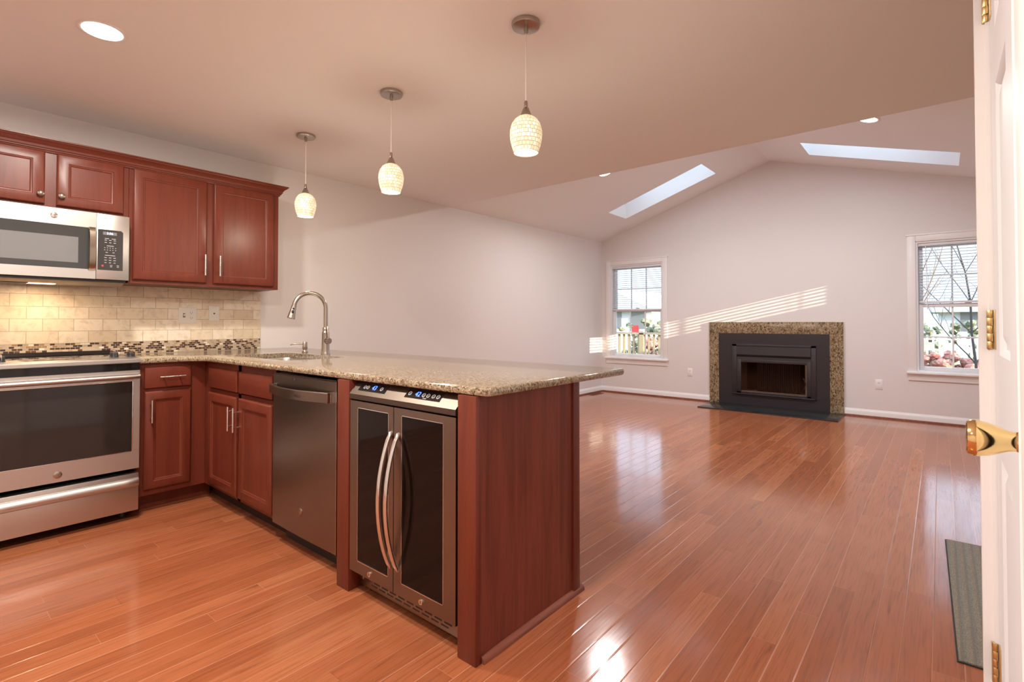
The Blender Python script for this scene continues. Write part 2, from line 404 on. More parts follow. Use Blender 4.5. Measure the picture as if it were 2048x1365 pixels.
# ------------------------------------------------------------------ room shell
H, EDGE, YF, XR, XN, YN, YB, XRIDGE, ZRIDGE = 2.4387, 2.10, 5.522, 5.40, 4.353, .08, -3.9, 2.551, 3.279
def zc(x): return H+(ZRIDGE-H)*x/XRIDGE if x <= XRIDGE else H+(ZRIDGE-H)*(XR-x)/(XR-XRIDGE)

struct(obj('floor', B().box(-.15, XR+.15, YB-.15, YF+.15, -.2, 0), 'floor', None, 0))
# openings (u along the wall, v up)
WIN_Z0, WIN_Z1 = .565, 2.045
W1, W2 = (.165, 1.045), (4.060, 4.940)
W3 = (4.18, 5.205); W3Z = (.565, 2.165)
DOORP = (.35, 3.35)                                     # patio door on the right wall
def rect(a, b, c, d): return [(a, c), (b, c), (b, d), (a, d)]
far_out = [(-.15, 0), (XR+.15, 0), (XR+.15, H), (XR, H), (XRIDGE, ZRIDGE+.0), (0, H), (-.15, H)]
struct(obj('wall_far', B().plate(far_out, [rect(*W1, WIN_Z0, WIN_Z1), rect(*W2, WIN_Z0, WIN_Z1), rect(2.10, 3.03, .155, .80)], lambda u, v, n: (u, YF+n, v), .15), 'wall', None, 0))
struct(obj('wall_left', B().box(-.15, 0, YB, YF, 0, H), 'wall', None, 0))
struct(obj('wall_right', B().plate([(YN, 0), (DOORP[0], 0), (DOORP[0], 2.05), (DOORP[1], 2.05), (DOORP[1], 0), (YF, 0), (YF, H), (YN, H)], [rect(*W3, *W3Z)], lambda u, v, n: (XR+n, u, v), .15), 'wall', None, 0))
struct(obj('wall_return', B().box(XN, XR+.15, YN-.11, YN, 0, H), 'wall', None, 0))
PD = (-1.042, -.28); PDZ = 2.075
struct(obj('wall_pantry', B().plate([(YB, 0), (PD[0], 0), (PD[0], PDZ), (PD[1], PDZ), (PD[1], 0), (YN-.11, 0), (YN-.11, H), (YB, H)], [], lambda u, v, n: (XN+n, u, v), .11), 'wall', None, 0))
struct(obj('wall_back', B().box(-.15, XN+.11, YB-.15, YB, 0, H), 'wall', None, 0))

# ceiling: flat part, two slopes with skylight shafts, gable step
SK = [(.70, 2.008), (3.095, 4.430)]; SKY = (4.49, 5.02); SH = .62
b = B()
b.box(-.15, XN+.11, YB-.15, EDGE, H, H+.15)
b.box(XN+.11, XR+.15, YN-.11, EDGE, H, H+.15)
b.poly([(0, EDGE, H+.15), (XR, EDGE, H+.15), (XRIDGE, EDGE, ZRIDGE+.05)], (0, -.1, 0))
for (xa, xb), (ha, hb) in (((-.15, XRIDGE), SK[0]), ((XRIDGE, XR+.15), SK[1])):
    def mk(u, v, n): return (u, v, (zc(u) if 0 <= u <= XR else H)+n)
    t_out = [(xa, EDGE-.1), (xb, EDGE-.1), (xb, YF+.15), (xa, YF+.15)]
    if xa < 0: t_out[0] = (0, EDGE-.1); t_out[3] = (0, YF+.15)
    else: t_out[1] = (XR, EDGE-.1); t_out[2] = (XR, YF+.15)
    b.plate(t_out, [rect(ha, hb, *SKY)], mk, .06)
    # shaft walls
    q = [(ha, SKY[0]), (hb, SKY[0]), (hb, SKY[1]), (ha, SKY[1])]
    for i in range(4):
        (u0, v0), (u1, v1) = q[i], q[(i+1) % 4]
        dx, dy = (v1-v0), -(u1-u0); ln = math.hypot(dx, dy); dx, dy = dx/ln*.02, dy/ln*.02
        b.poly([(u0, v0, zc(u0)+.06), (u1, v1, zc(u1)+.06), (u1, v1, zc(u1)+SH), (u0, v0, zc(u0)+SH)], (dx, dy, 0))
struct(obj('ceiling', b, 'ceiling', None, 0))
for k, (ha, hb) in enumerate(SK):
    r_ = struct(empty('window_%d' % (5+k), ((ha+hb)/2, sum(SKY)/2, zc(ha)+SH)))
    f = B(); p = B()
    for (a, c, d, g_) in ((ha-.03, ha+.04, *SKY), (hb-.04, hb+.03, *SKY), (ha, hb, SKY[0]-.03, SKY[0]+.04), (ha, hb, SKY[1]-.04, SKY[1]+.03)):
        f.poly([(a, d, zc(a)+SH), (c, d, zc(c)+SH), (c, g_, zc(c)+SH), (a, g_, zc(a)+SH)], (0, 0, .05))
    p.poly([(ha, SKY[0], zc(ha)+SH+.02), (hb, SKY[0], zc(hb)+SH+.02), (hb, SKY[1], zc(hb)+SH+.02), (ha, SKY[1], zc(ha)+SH+.02)], (0, 0, .006))
    obj('skylight_frame', f, 'vinyl', r_); obj('pane', p, 'glass', r_, 0)

# baseboards with stained shoe moulding (profile swept along a straight run)
def baseboard(name, X, ln, shoe=True):
    pr = [(0, 0), (.014, 0), (.014, .062), (.011, .072), (.006, .078), (.004, .088), (0, .09)]
    b = B(X).rings([[(u, v, n) for n, v in pr] for u in (0, ln)])
    o = struct(obj(name, b, 'white', None, 30))
    if shoe:
        ps = [(.014, 0)]+[(.014+.017*math.cos(a), .019*math.sin(a)) for a in [k*math.pi/10 for k in range(6)]]
        obj('shoe_moulding', B(X).rings([[(u, v, n) for n, v in ps] for u in (0, ln)]), 'shoe', o)
    return o
baseboard('baseboard_left', front_x(0, .30), YF-.30)
baseboard('baseboard_far', front_y(YF, .0), 1.745)
baseboard('baseboard_far', front_y(YF, 3.36), XR-3.36)
baseboard('baseboard_right', front_X(XR, YF), YF-DOORP[1]-.08)
baseboard('baseboard_right', front_X(XR, DOORP[0]-.08), DOORP[0]-.08-YN)
baseboard('baseboard_return', front_Y(YN, XR), XR-XN+.012, False)
baseboard('baseboard_pantry', front_X(XN, YN+.012), YN+.012+.222, False)
baseboard('baseboard_pantry', front_X(XN, PD[0]-.06), PD[0]-.06-YB, False)
baseboard('baseboard_back', front_Y(YB, XN), XN, False)

# double hung window in a wall; X maps (u right, v up, n into the room), opening u 0..w, v 0..h
def window(name, X, w_, h_, cols=3, mid=.51, t=.15):
    loc = X @ Vector((w_/2, 0, 0)); r_ = struct(empty(name, loc))
    c = B(X); cw = .078
    for (a, b_, v0, v1) in ((-cw, 0, 0, h_+cw), (w_, w_+cw, 0, h_+cw), (0, w_, h_, h_+cw)):
        c.box(a, b_, v0, v1, 0, .016, .004)
    c.box(-cw-.008, w_+cw+.008, h_+cw-.012, h_+cw+.006, 0, .024, .004)
    obj('casing', c, 'white', r_)
    j = B(X)
    j.box(0, .02, 0, h_, -t, .0); j.box(w_-.02, w_, 0, h_, -t, .0); j.box(.02, w_-.02, h_-.02, h_, -t, .0); j.box(.02, w_-.02, 0, .02, -t, -.0)
    obj('jamb', j, 'vinyl', r_)
    obj('window_sill', B(X).box(-cw-.015, w_+cw+.015, -.022, .004, -.02, .045, .006), 'white', r_)
    ap = B(X).rings([[(u, v, n) for n, v in [(0, -.022), (.03, -.022), (.028, -.034), (.016, -.05), (.014, -.095), (0, -.10)]] for u in (-cw, w_+cw)])
    obj('apron', ap, 'white', r_)
    for nm, v0, v1, n0, rows in (('lower_sash', .02, h_*mid+.02, -.085, 2), ('upper_sash', h_*mid-.02, h_-.02, -.125, 2)):
        s = B(X); s0, s1, fw = .02, w_-.02, .042
        n1 = n0+.035
        s.box(s0, s0+fw, v0, v1, n0, n1, .003); s.box(s1-fw, s1, v0, v1, n0, n1, .003)
        s.box(s0+fw, s1-fw, v0, v0+fw, n0, n1, .003); s.box(s0+fw, s1-fw, v1-fw, v1, n0, n1, .003)
        a0, a1, b0, b1 = s0+fw, s1-fw, v0+fw, v1-fw
        sash = obj(nm, s, 'vinyl', r_)
        g_ = B(X)
        for k in range(1, cols): uu = a0+(a1-a0)*k/cols; g_.box(uu-.008, uu+.008, b0, b1, n0+.010, n0+.022)
        for k in range(1, rows): vv = b0+(b1-b0)*k/rows; g_.box(a0, a1, vv-.008, vv+.008, n0+.009, n0+.023)
        obj('muntin_grid', g_, 'vinyl', sash)
        obj('pane', B(X).box(a0-.005, a1+.005, b0-.005, b1+.005, n0+.014, n0+.018), 'glass', sash, 0)
    lk = B(X).box(w_/2-.025, w_/2+.025, h_*mid+.021, h_*mid+.034, -.08, -.055, .003); obj('sash_lock', lk, 'plastic_white', r_)
    return r_
X1, X2 = front_y(YF, W1[0], WIN_Z0), front_y(YF, W2[0], WIN_Z0)
window('window_1', X1, W1[1]-W1[0], WIN_Z1-WIN_Z0)
window('window_2', X2, W2[1]-W2[0], WIN_Z1-WIN_Z0)
X3 = front_X(XR, W3[1], W3Z[0]); window('window_3', X3, W3[1]-W3[0], W3Z[1]-W3Z[0])

def blind(X, w_, top, bottom, label, pitch=.032, depth=.034, tilt=-0.10, n0=-.022):
    r_ = thing('venetian_blind', X @ Vector((w_/2, bottom, n0)), label, 'window blind')
    hb = B(X).box(.024, w_-.024, top-.034, top, n0-.026, n0+.006, .002)
    obj('headrail', hb, 'slat', r_)
    for u in (.024, w_-.036): obj('bracket', B(X).box(u, u+.012, top-.036, top+.0, n0+.006, n0+.012), 'plastic_white', r_)
    s = B(X); v = top-.034-pitch*.6; d = depth/2
    while v > bottom+.03:
        c_, s_ = math.cos(tilt)*d, math.sin(tilt)*d
        s.rings([[(u, v+s_, n0-.012-c_), (u, v+.0030, n0-.012), (u, v-s_, n0-.012+c_), (u, v-s_-.0008, n0-.012+c_), (u, v+.0006, n0-.012), (u, v+s_-.0008, n0-.012-c_)] for u in (.03, w_-.03)])
        v -= pitch
    sl_ = obj('slat', s, 'slat', r_, 0); sl_['kind'] = 'stuff'
    obj('bottom_rail', B(X).box(.028, w_-.028, bottom, bottom+.022, n0-.025, n0, .004), 'slat', r_)
    cd_ = B(X)
    for u in (.12, w_/2, w_-.12):
        for nn in (n0-.025, n0+.001): cd_.tube([(u, bottom+.01, nn), (u, top-.02, nn)], .0009, 6)
    obj('ladder_cord', cd_, 'slat', r_)
    obj('tilt_wand', B(X).tube([(.09, top-.03, n0+.012), (.10, top-.75, n0+.016)], .0035, 8), 'plastic_white', r_)
    return r_
HW = WIN_Z1-WIN_Z0
blind(X1, W1[1]-W1[0], HW-.02, 1.315-WIN_Z0, 'half raised white slat blind in window left of fireplace')
blind(X2, W2[1]-W2[0], HW-.02, 1.345-WIN_Z0, 'half raised white slat blind in window right of fireplace')
blind(X3, W3[1]-W3[0], W3Z[1]-W3Z[0]-.0, .06, 'fully lowered white slat blind on the side wall window', .043, .040, .80)

# patio door in the right wall (outside the frame, lets daylight in)
r_ = struct(empty('door_2', (XR, sum(DOORP)/2, 0)))
Xp = front_X(XR, DOORP[1]); wp = DOORP[1]-DOORP[0]
c = B(Xp)
for a, b_, v0, v1 in ((-.078, 0, 0, 2.128), (wp, wp+.078, 0, 2.128), (0, wp, 2.05, 2.128)): c.box(a, b_, v0, v1, 0, .016, .004)
obj('casing', c, 'white', r_)
for k in range(2):
    s = B(Xp); a0 = .0+k*wp/2; a1 = a0+wp/2; n0 = -.06-.05*k
    s.box(a0, a0+.08, 0.02, 2.05, n0, n0+.04, .004); s.box(a1-.08, a1, .02, 2.05, n0, n0+.04, .004)
    s.box(a0+.08, a1-.08, .02, .14, n0, n0+.04, .004); s.box(a0+.08, a1-.08, 1.95, 2.05, n0, n0+.04, .004)
    so_ = obj('sliding_panel', s, 'vinyl', r_)
    obj('pane', B(Xp).box(a0+.07, a1-.07, .13, 1.96, n0+.017, n0+.023), 'glass', so_, 0)
obj('threshold', B(Xp).box(0, wp, 0, .02, -.15, .0, .003), 'vinyl', r_)

# pantry door, hinged at its far side
r_ = struct(empty('door_1', (XN, sum(PD)/2, 0)))
Xd = front_X(XN+.009, PD[1]); wd = PD[1]-PD[0]           # u runs towards the camera
c = B(front_X(XN, PD[1]))
cp = [(0, 0), (.018, 0), (.019, .006), (.016, .012), (.018, .018), (.014, .04), (.010, .052), (.006, .058), (0, .06)]
zt = PDZ
c.rings([[(-.0-p, v, n) for n, p in cp] for v in (0, zt+.03)]); c.rings([[(wd+.012+p, v, n) for n, p in cp] for v in (0, zt+.03)])
c.rings([[(u, zt+.0+p, n) for n, p in cp] for u in (-.058, wd+.07)])
obj('casing', c, 'white', r_)
j = B(front_X(XN, PD[1])); j.box(-.004, .006, 0, zt, -.11, 0); j.box(wd-.0, wd+.012, 0, zt, -.11, 0); j.box(0, wd, zt-.006, zt+.004, -.11, 0)
obj('jamb', j, 'white', r_)
leaf = B(Xd); d0, d1, dz0, dz1 = .008, wd-.003, .012, zt-.010
cols_ = [(d0+.11, d0+.11+.215), (d1-.11-.215, d1-.11)]; rows_ = [(.24, .84), (1.06, 1.64), (1.76, 1.97)]
holes = [rect(a, b_, c_, d_) for a, b_ in cols_ for c_, d_ in rows_]
leaf.plate(rect(d0, d1, dz0, dz1), holes, lambda u, v, n: (u, v, n), -.034)
for a, b_ in cols_:
    for c_, d_ in rows_:
        pr = [(0, 0), (.006, -.003), (.012, -.010), (.022, -.010), (.040, -.003), (.044, -.003)]
        leaf.rings([[(a+i, c_+i, n), (b_-i, c_+i, n), (b_-i, d_-i, n), (a+i, d_-i, n)] for i, n in pr], False, True)
dl = obj('leaf', leaf, 'door', r_, 30)
for hz in (1.868, 1.113, .358):
    hb = B(Xd); 
    for k in range(5):
        v0 = hz-.045+k*.018
        hb.lathe([(.0065, v0+.0004), (.0068, v0+.001), (.0068, v0+.017), (.0065, v0+.0176)], (0.002, 0, .0075), 'y', 14)
    h1 = obj('hinge', hb, 'hinge', r_)
    lf = B(Xd)
    for k in (1, 3): lf.box(.004, .012, hz-.045+k*.018, hz-.045+k*.018+.0176, .004, .006)
    lf.box(.010, .036, hz-.045, hz+.045, 0, .0022, .0006)
    lf.box(-.012, -.002, hz-.045, hz+.045, .015, .0195, .0005)
    obj('hinge_leaf', lf, 'hinge', h1)
kb = B(Xd)
ku, kv = wd-.070, .977
kp = [(.0, 0), (.030, 0), (.031, .004), (.027, .009), (.017, .012), (.0135, .014), (.0125, .019), (.0135, .024), (.0175, .031), (.0215, .039), (.0235, .047), (.0235, .052), (.0215, .0555), (.019, .056), (.016, .0545), (0, .0535)]
kb.rings([[(ku+max(r0, .0004)*math.cos(a), kv+max(r0, .0004)*math.sin(a), n*1.26) for a in [2*math.pi*i/40 for i in range(40)]] for r0, n in kp])
obj('door_knob', kb, 'brass', r_, 50)
# ------------------------------------------------------------------ kitchen: left wall run
# backsplash
r_ = thing('backsplash', (0, -1.2, .914), 'beige stone tile backsplash with dark mosaic strip behind the range', 'backsplash')
bx('tile_field', .001, .009, -2.6, 0, .995, 1.40, 'tile', r_); bx('mosaic_band', .001, .010, -2.6, 0, .9142, .995, 'mosaic', r_)

def outlet(name, X, w_, h_, gangs, label, cat, mat='plastic'):
    r_ = thing(name, X @ Vector((0, -h_/2, 0)), label, cat)
    L = [[(-w_/2+i, -h_/2+i, n), (w_/2-i, -h_/2+i, n), (w_/2-i, h_/2-i, n), (-w_/2+i, h_/2-i, n)] for i, n in ((0, .0), (.0, .003), (.004, .0058))]
    obj('cover_plate', B(X).rings(L), mat, r_)
    n_ = len(gangs)
    for k, g_ in enumerate(gangs):
        u = (k-(n_-1)/2)*.046
        if g_ == 'duplex':
            for dv in (-.0195, .0195):
                o_ = obj('receptacle', B(X).rings([[(u+.0165*math.copysign(abs(math.cos(a))**.6, math.cos(a)), dv+.0145*math.copysign(abs(math.sin(a))**.6, math.sin(a)), n) for a in [2*math.pi*i/20 for i in range(20)]] for n in (.005, .0075)]), mat, r_)
                s = B(X); s.box(u-.0075, u-.0055, dv-.002, dv+.006, .007, .0079); s.box(u+.0055, u+.0075, dv-.002, dv+.006, .007, .0079); s.cyl((u, dv-.007, .007), (u, dv-.007, .0079), .0025, n=10)
                obj('slot', s, 'hole', o_)
        elif g_ == 'switch':
            obj('switch_slot', B(X).box(u-.007, u+.007, -.015, .015, .0055, .0062), 'hole', r_)
            obj('toggle', B(X).rings([[(u-.0045, -.010, .005), (u+.0045, -.010, .005), (u+.0045, .010, .005), (u-.0045, .010, .005)], [(u-.004, .004, .017), (u+.004, .004, .017), (u+.004, .011, .018), (u-.004, .011, .018)]]), mat, r_)
        else:
            obj('phone_jack', B(X).box(u-.008, u+.008, -.008, .008, .005, .0075, .001), mat, r_)
            obj('jack_hole', B(X).box(u-.005, u+.005, -.004, .005, .007, .0082), 'hole', r_)
        for dv in ((-.0001,) if g_ == 'duplex' else (-.048, .048)): obj('screw', B(X).cyl((u, dv, .005), (u, dv, .0068), .003, n=10), mat, r_)
    return r_
outlet('switch_plate', front_x(.009, -.526, 1.18), .117, .117, ['switch', 'duplex'], 'ivory double plate with toggle switch and outlet on the tile backsplash', 'switch')
outlet('phone_plate', front_x(.009, -.347, 1.195), .072, .117, ['jack'], 'ivory single plate with small dark jack hole on the tile backsplash', 'outlet')
outlet('wall_outlet', front_y(YF, 1.458, .398), .072, .117, ['duplex'], 'white outlet on far wall between left window and fireplace', 'outlet', 'plastic_white')
outlet('wall_outlet', front_y(YF, 3.706, .394), .072, .117, ['duplex'], 'white outlet on far wall right of the fireplace', 'outlet', 'plastic_white')

# wall cabinets
def wall_cabinet(y0, y1, z0, z1, doors, label, pull):
    r_ = thing('wall_cabinet', (0.0, (y0+y1)/2, z0), label, 'cabinet')
    b = B(); b.box(.001, .289, y0, y1, z0, z1); obj('cabinet_box', b, 'cherry', r_)
    f = B(); st = .040
    edges = [y0]+[0]*0
    f.box(.289, .309, y0, y0+st, z0, z1); f.box(.289, .309, y1-st, y1, z0, z1)
    f.box(.289, .309, y0+st, y1-st, z0, z0+st); f.box(.289, .309, y0+st, y1-st, z1-.05, z1)
    mid = (doors[0][1]+doors[1][0])/2; f.box(.289, .309, mid-.035, mid+.035, z0+st, z1-.05)
    obj('face_frame', f, 'cherry', r_)
    for k, (a, c_) in enumerate(doors):
        X = front_x(.309, 0, 0)
        d = obj('door', raised_door(X, a, c_, z0+.022, z1-.012 if pull == 'knob' else z1-.012, .02, .052), 'cherry', r_)
        if pull == 'knob':
            u = c_-.020 if k == 0 else a+.020
            kb = B(X).rings([[(u+max(q, .0003)*math.cos(t_), z0+.078+max(q, .0003)*math.sin(t_), n) for t_ in [2*math.pi*i/24 for i in range(24)]] for q, n in ((.006, .019), (.006, .028), (.011, .033), (.0155, .038), (.0155, .043), (.011, .047), (0, .0485))])
            obj('knob', kb, 'nickel', d)
        else:
            u = c_-.020 if k == 0 else a+.030
            obj('handle', bar_pull(X, u, 1.527, .145), 'chrome', d)
    return r_
wall_cabinet(-1.715, -.962, 1.788, 2.128, [(-1.690, -1.361), (-1.310, -.990)], 'short cherry wall cabinet above the microwave with two knobbed doors', 'knob')
wall_cabinet(-.960, 0., 1.380, 2.128, [(-.940, -.511), (-.466, -.040)], 'tall cherry wall cabinet right of the microwave with bar pulls', 'bar')
# crown moulding along both cabinets with a return at the end
cr = [(0, 2.112), (.008, 2.112), (.010, 2.122), (.016, 2.124), (.017, 2.131), (.022, 2.134), (.024, 2.146), (.034, 2.160), (.048, 2.170), (.050, 2.176), (.056, 2.178), (.056, 2.186), (0, 2.186)]
path = [(.309, -2.2), (.309, 0.), (.001, 0.)]
L = [[(.309+p, -1.715, z_) for p, z_ in cr], [(.309+p, 0+p, z_) for p, z_ in cr], [(.001, 0+p, z_) for p, z_ in cr]]
tag(obj('crown_moulding', B().rings(L), 'cherry_h', None, 25), 'cherry crown moulding running along the tops of the wall cabinets', 'moulding')

# microwave
r_ = thing('microwave', (.2, -1.347, 1.372), 'stainless over-the-range microwave with black control panel, under the short cabinet', 'microwave')
my0, my1, mz0, mz1 = -1.718, -.977, 1.388, 1.783
b = B(); b.box(.012, .375, my0+.004, my1-.004, mz0+.0, mz1); obj('body', b, 'black', r_)
u = B(); u.poly([(.36, my0+.01, mz0), (.05, my0+.01, mz0), (.05, my0+.01, mz0-.030), (.30, my0+.01, mz0-.030)], (0, my1-my0-.02, 0)); und = obj('vent_base', u, 'steel_dark', r_)
obj('front_lip', B().box(.31, .378, my0+.006, my1-.012, mz0-.015, mz0-.0005), 'black', und)
obj('grease_filter', B().box(.10, .28, my0+.05, -1.42, mz0-.034, mz0-.030), 'black', und)
obj('lamp_lens', B().box(.20, .27, -1.42, -1.30, mz0-.034, mz0-.029), 'hood_lens', und)
Xm = front_x(.375); ysp = -1.138
dr = B(Xm).plate(rect(my0, ysp-.002, mz0, mz1), [rect(my0+.03, -1.144, 1.444, 1.691)], lambda u, v, n: (u, v, n), .026)
md = obj('door', dr, 'steel', r_, 30)
obj('window', B(Xm).box(my0+.03, -1.144, 1.444, 1.691, .010, .0245), 'micro_glass', md)
obj('window_screen', B(Xm).box(my0+.075, -1.222, 1.478, 1.628, .0235, .0252), 'micro_mesh', md)
hd = B(Xm); L = []
for k in range(17):
    v_ = 1.440+.255*k/16; n_ = .034+.026*math.sin(math.pi*k/16)**.5
    L.append([(-1.177, v_, n_-.007), (-1.174, v_, n_), (-1.146, v_, n_), (-1.143, v_, n_-.007)])
hd.rings(L)
for v_ in (1.452, 1.683): hd.box(-1.168, -1.152, v_-.010, v_+.010, .024, .036)
obj('handle', hd, 'handle_bronze', md, 40)
obj('badge', B(Xm).rings([[(-1.331+q*math.cos(a), 1.740+q*math.sin(a), n) for a in [2*math.pi*i/28 for i in range(28)]] for q, n in ((.0165, .025), (.0165, .0275), (.015, .0285))]), 'chrome', md)
obj('badge_monogram', text_mesh('GE', .017, Xm @ Matrix.Translation((-1.331, 1.740, .0286)), .0004, .35), 'steel_dark', md)
cpn = B(Xm).box(ysp, my1, mz0, mz1, 0, .026, .002); pnl = obj('control_panel', cpn, 'steel', r_)
rr_ = .01
obj('keypad', B(Xm).rings([[(ysp+.006+i, 1.444+i, n), (-1.008-i-rr_*.3, 1.444+i, n), (-1.008-i, 1.444+i+rr_*.3, n), (-1.008-i, 1.69-i-rr_, n), (-1.008-i-rr_, 1.69-i, n), (ysp+.006+i, 1.69-i, n)] for i, n in ((0, .025), (.0005, .0272))]), 'graphite', pnl)
obj('display', B(Xm).box(-1.108, -1.040, 1.658, 1.676, .0270, .0276), 'micro_mesh', pnl)
obj('clock_digits', text_mesh('3:06', .019, Xm @ Matrix.Translation((-1.074, 1.667, .0277)), .0003), 'led_white', pnl)
kp_ = B(Xm); rnd = random.Random(3)
for rz_, n_, wd_ in ((1.636, 2, .020), (1.626, 3, .012), (1.612, 3, .011), (1.592, 1, .034), (1.580, 5, .005), (1.567, 5, .005), (1.552, 2, .011), (1.534, 1, .05), (1.520, 3, .012), (1.505, 3, .012), (1.490, 3, .010), (1.474, 2, .012), (1.466, 2, .010)):
    for k in range(n_):
        uu = -1.072+(k-(n_-1)/2)*(.066/max(n_, 2))
        if n_ == 2 and rz_ < 1.48: uu += .022
        kp_.box(uu-wd_/2, uu+wd_/2, rz_-.0016, rz_+.0016, .0271, .0276)
ks = obj('key_legends', kp_, 'grey_print', pnl)
obj('stop_button', B(Xm).cyl((-1.108, 1.470, .027), (-1.108, 1.470, .0284), .006), 'red_dot', pnl)

# range
r_ = thing('range', (.36, -1.37, 0), 'stainless slide-in electric range with black glass oven door below the microwave', 'range')
ry0, ry1 = -1.750, -.990
bx('body', .02, .655, ry0+.004, ry1-.004, .06, .905, 'black', r_)
for xx in (.08, .60):
    for yy_ in (ry0+.05, ry1-.05): obj('levelling_foot', B().cyl((xx, yy_, 0), (xx, yy_, .065), .02), 'black', r_)
ct = B().poly([(.012, ry0, .900), (.665, ry0, .900), (.665, ry0, .918), (.54, ry0, .926), (.012, ry0, .926)], (0, ry1-ry0, 0)); cto = obj('cooktop', ct, 'black_glass', r_)
obj('rear_vent', B().poly([(.012, ry0+.005, .926), (.075, ry0+.005, .926), (.065, ry0+.005, .945), (.012, ry0+.005, .945)], (0, ry1-ry0-.01, 0)), 'black_glass', cto)
cs = B().poly([(.535, ry0, .918), (.660, ry0, .905), (.722, ry0, .896), (.728, ry0, .900), (.728, ry0, .916), (.722, ry0, .921), (.660, ry0, .926), (.535, ry0, .929)], (0, ry1-ry0, 0)); cso = obj('control_strip', cs, 'steel', r_, 30)
dg = B().poly([(.56, -1.49, .9283), (.655, -1.47, .9264), (.655, -1.20, .9264), (.56, -1.215, .9283)], (0, 0, .0007)); obj('touch_display', dg, 'micro_glass', cso)
for ky in (-1.012, -1.092, -1.560, -1.640, -1.705):
    kb = B(); c0 = Vector((.61, ky, .9245)); ax = Vector((.06, 0, 1)).normalized(); U_ = Vector((0, 1, 0)); V_ = ax.cross(U_)
    kb.rings([[c0+ax*h_+(U_*math.cos(t_)+V_*math.sin(t_))*q for t_ in [2*math.pi*i/24 for i in range(24)]] for q, h_ in ((.023, 0), (.023, .006), (.020, .009), (.0195, .028), (.017, .032))])
    kk = obj('knob', kb, 'black', r_)
    kb = B(); kb.rings([[c0+ax*h_+U_*a_*.0065+V_*b_*.0190 for a_, b_ in ((-1, -1), (1, -1), (1, 1), (-1, 1))] for h_ in (.010, .040)]); obj('knob_grip', kb, 'chrome', kk)
bx('front_band', .655, .700, ry0+.002, ry1-.002, .853, .899, 'black_glass', r_)
Xr = front_x(.655)
dr = B(Xr).plate(rect(ry0+.002, ry1-.002, .292, .853), [rect(ry0+.035, ry1-.035, .392, .792)], lambda u, v, n: (u, v, n), .062)
od = obj('oven_door', dr, 'steel', r_, 30)
obj('oven_window', B(Xr).box(ry0+.034, ry1-.034, .391, .793, .030, .0605), 'oven_glass', od)
wt = B(Xr)
for a, c_, d_, g_ in ((ry0+.034, ry0+.038, .391, .793), (ry1-.038, ry1-.034, .391, .793), (ry0+.034, ry1-.034, .391, .394), (ry0+.034, ry1-.034, .790, .793)): wt.box(a, c_, d_, g_, .060, .0635, .001)
obj('window_trim', wt, 'chrome', od)
def full_handle(zc_, hh, out):
    pr = [(out*math.sin(a), zc_-hh*math.cos(a)) for a in [k*math.pi/10 for k in range(11)]]
    L = []
    for u, s_ in ((ry0+.004, .55), (ry0+.03, .92), (ry0+.07, 1.), (ry1-.07, 1.), (ry1-.03, .92), (ry1-.004, .55)):
        L.append([(u, zz, .061+o_*s_) for o_, zz in pr])
    return B(Xr).rings(L)
obj('handle', full_handle(.820, .0165, .038), 'steel', od, 50)
def ge_badge(X, u, v, q, par):
    obj('badge', B(X).rings([[(u+k_*q*math.cos(a), v+k_*q*math.sin(a), n) for a in [2*math.pi*i/28 for i in range(28)]] for k_, n in ((1, 0), (1, .0022), (.9, .0030))]), 'nickel', par)
    obj('badge_monogram', text_mesh('GE', q*1.05, X @ Matrix.Translation((u, v, .0031)), .0003, .35), 'steel_dark', par)
ge_badge(front_x(.717), -1.347, .330, .0185, od)
dw = B(Xr).box(ry0+.002, ry1-.002, .052, .264, 0, .060, .003); do = obj('drawer', dw, 'steel', r_)
obj('handle', full_handle(.213, .026, .026), 'steel', do, 50)
bx('toe_gap', .10, .655, ry0+.01, ry1-.01, .264, .292, 'black', r_)

# base cabinet beside the range
r_ = thing('base_cabinet', (.32, -.81, 0), 'narrow cherry base cabinet with one drawer between range and corner', 'cabinet')
by0, by1 = -.986, -.622
bx('cabinet_box', .012, .618, by0, by1, .10, .884, 'cherry', r_)
f = B(); f.box(.618, .6385, by0, -.945, .10, .884); f.box(.618, .6385, -.715, -.6205, .10, .884)
f.box(.618, .6385, -.945, -.715, .10, .145); f.box(.618, .6385, -.945, -.715, .845, .884); f.box(.618, .6385, -.945, -.715, .71, .74)
obj('face_frame', f, 'cherry', r_)
bx('toe_kick', .53, .555, by0, -.560, 0, .10, 'cherry', r_)
Xb = front_x(.6385)
d = obj('drawer_front', raised_door(Xb, -.953, -.706, .734, .858, .018, flat=True), 'cherry', r_); obj('handle', bar_pull(Xb, -.816, .800, .136, False, .018), 'chrome', d)
d = obj('door', raised_door(Xb, -.953, -.706, .133, .716, .018, .048), 'cherry', r_); obj('handle', bar_pull(Xb, -.922, .600, .134, True, .018), 'chrome', d)

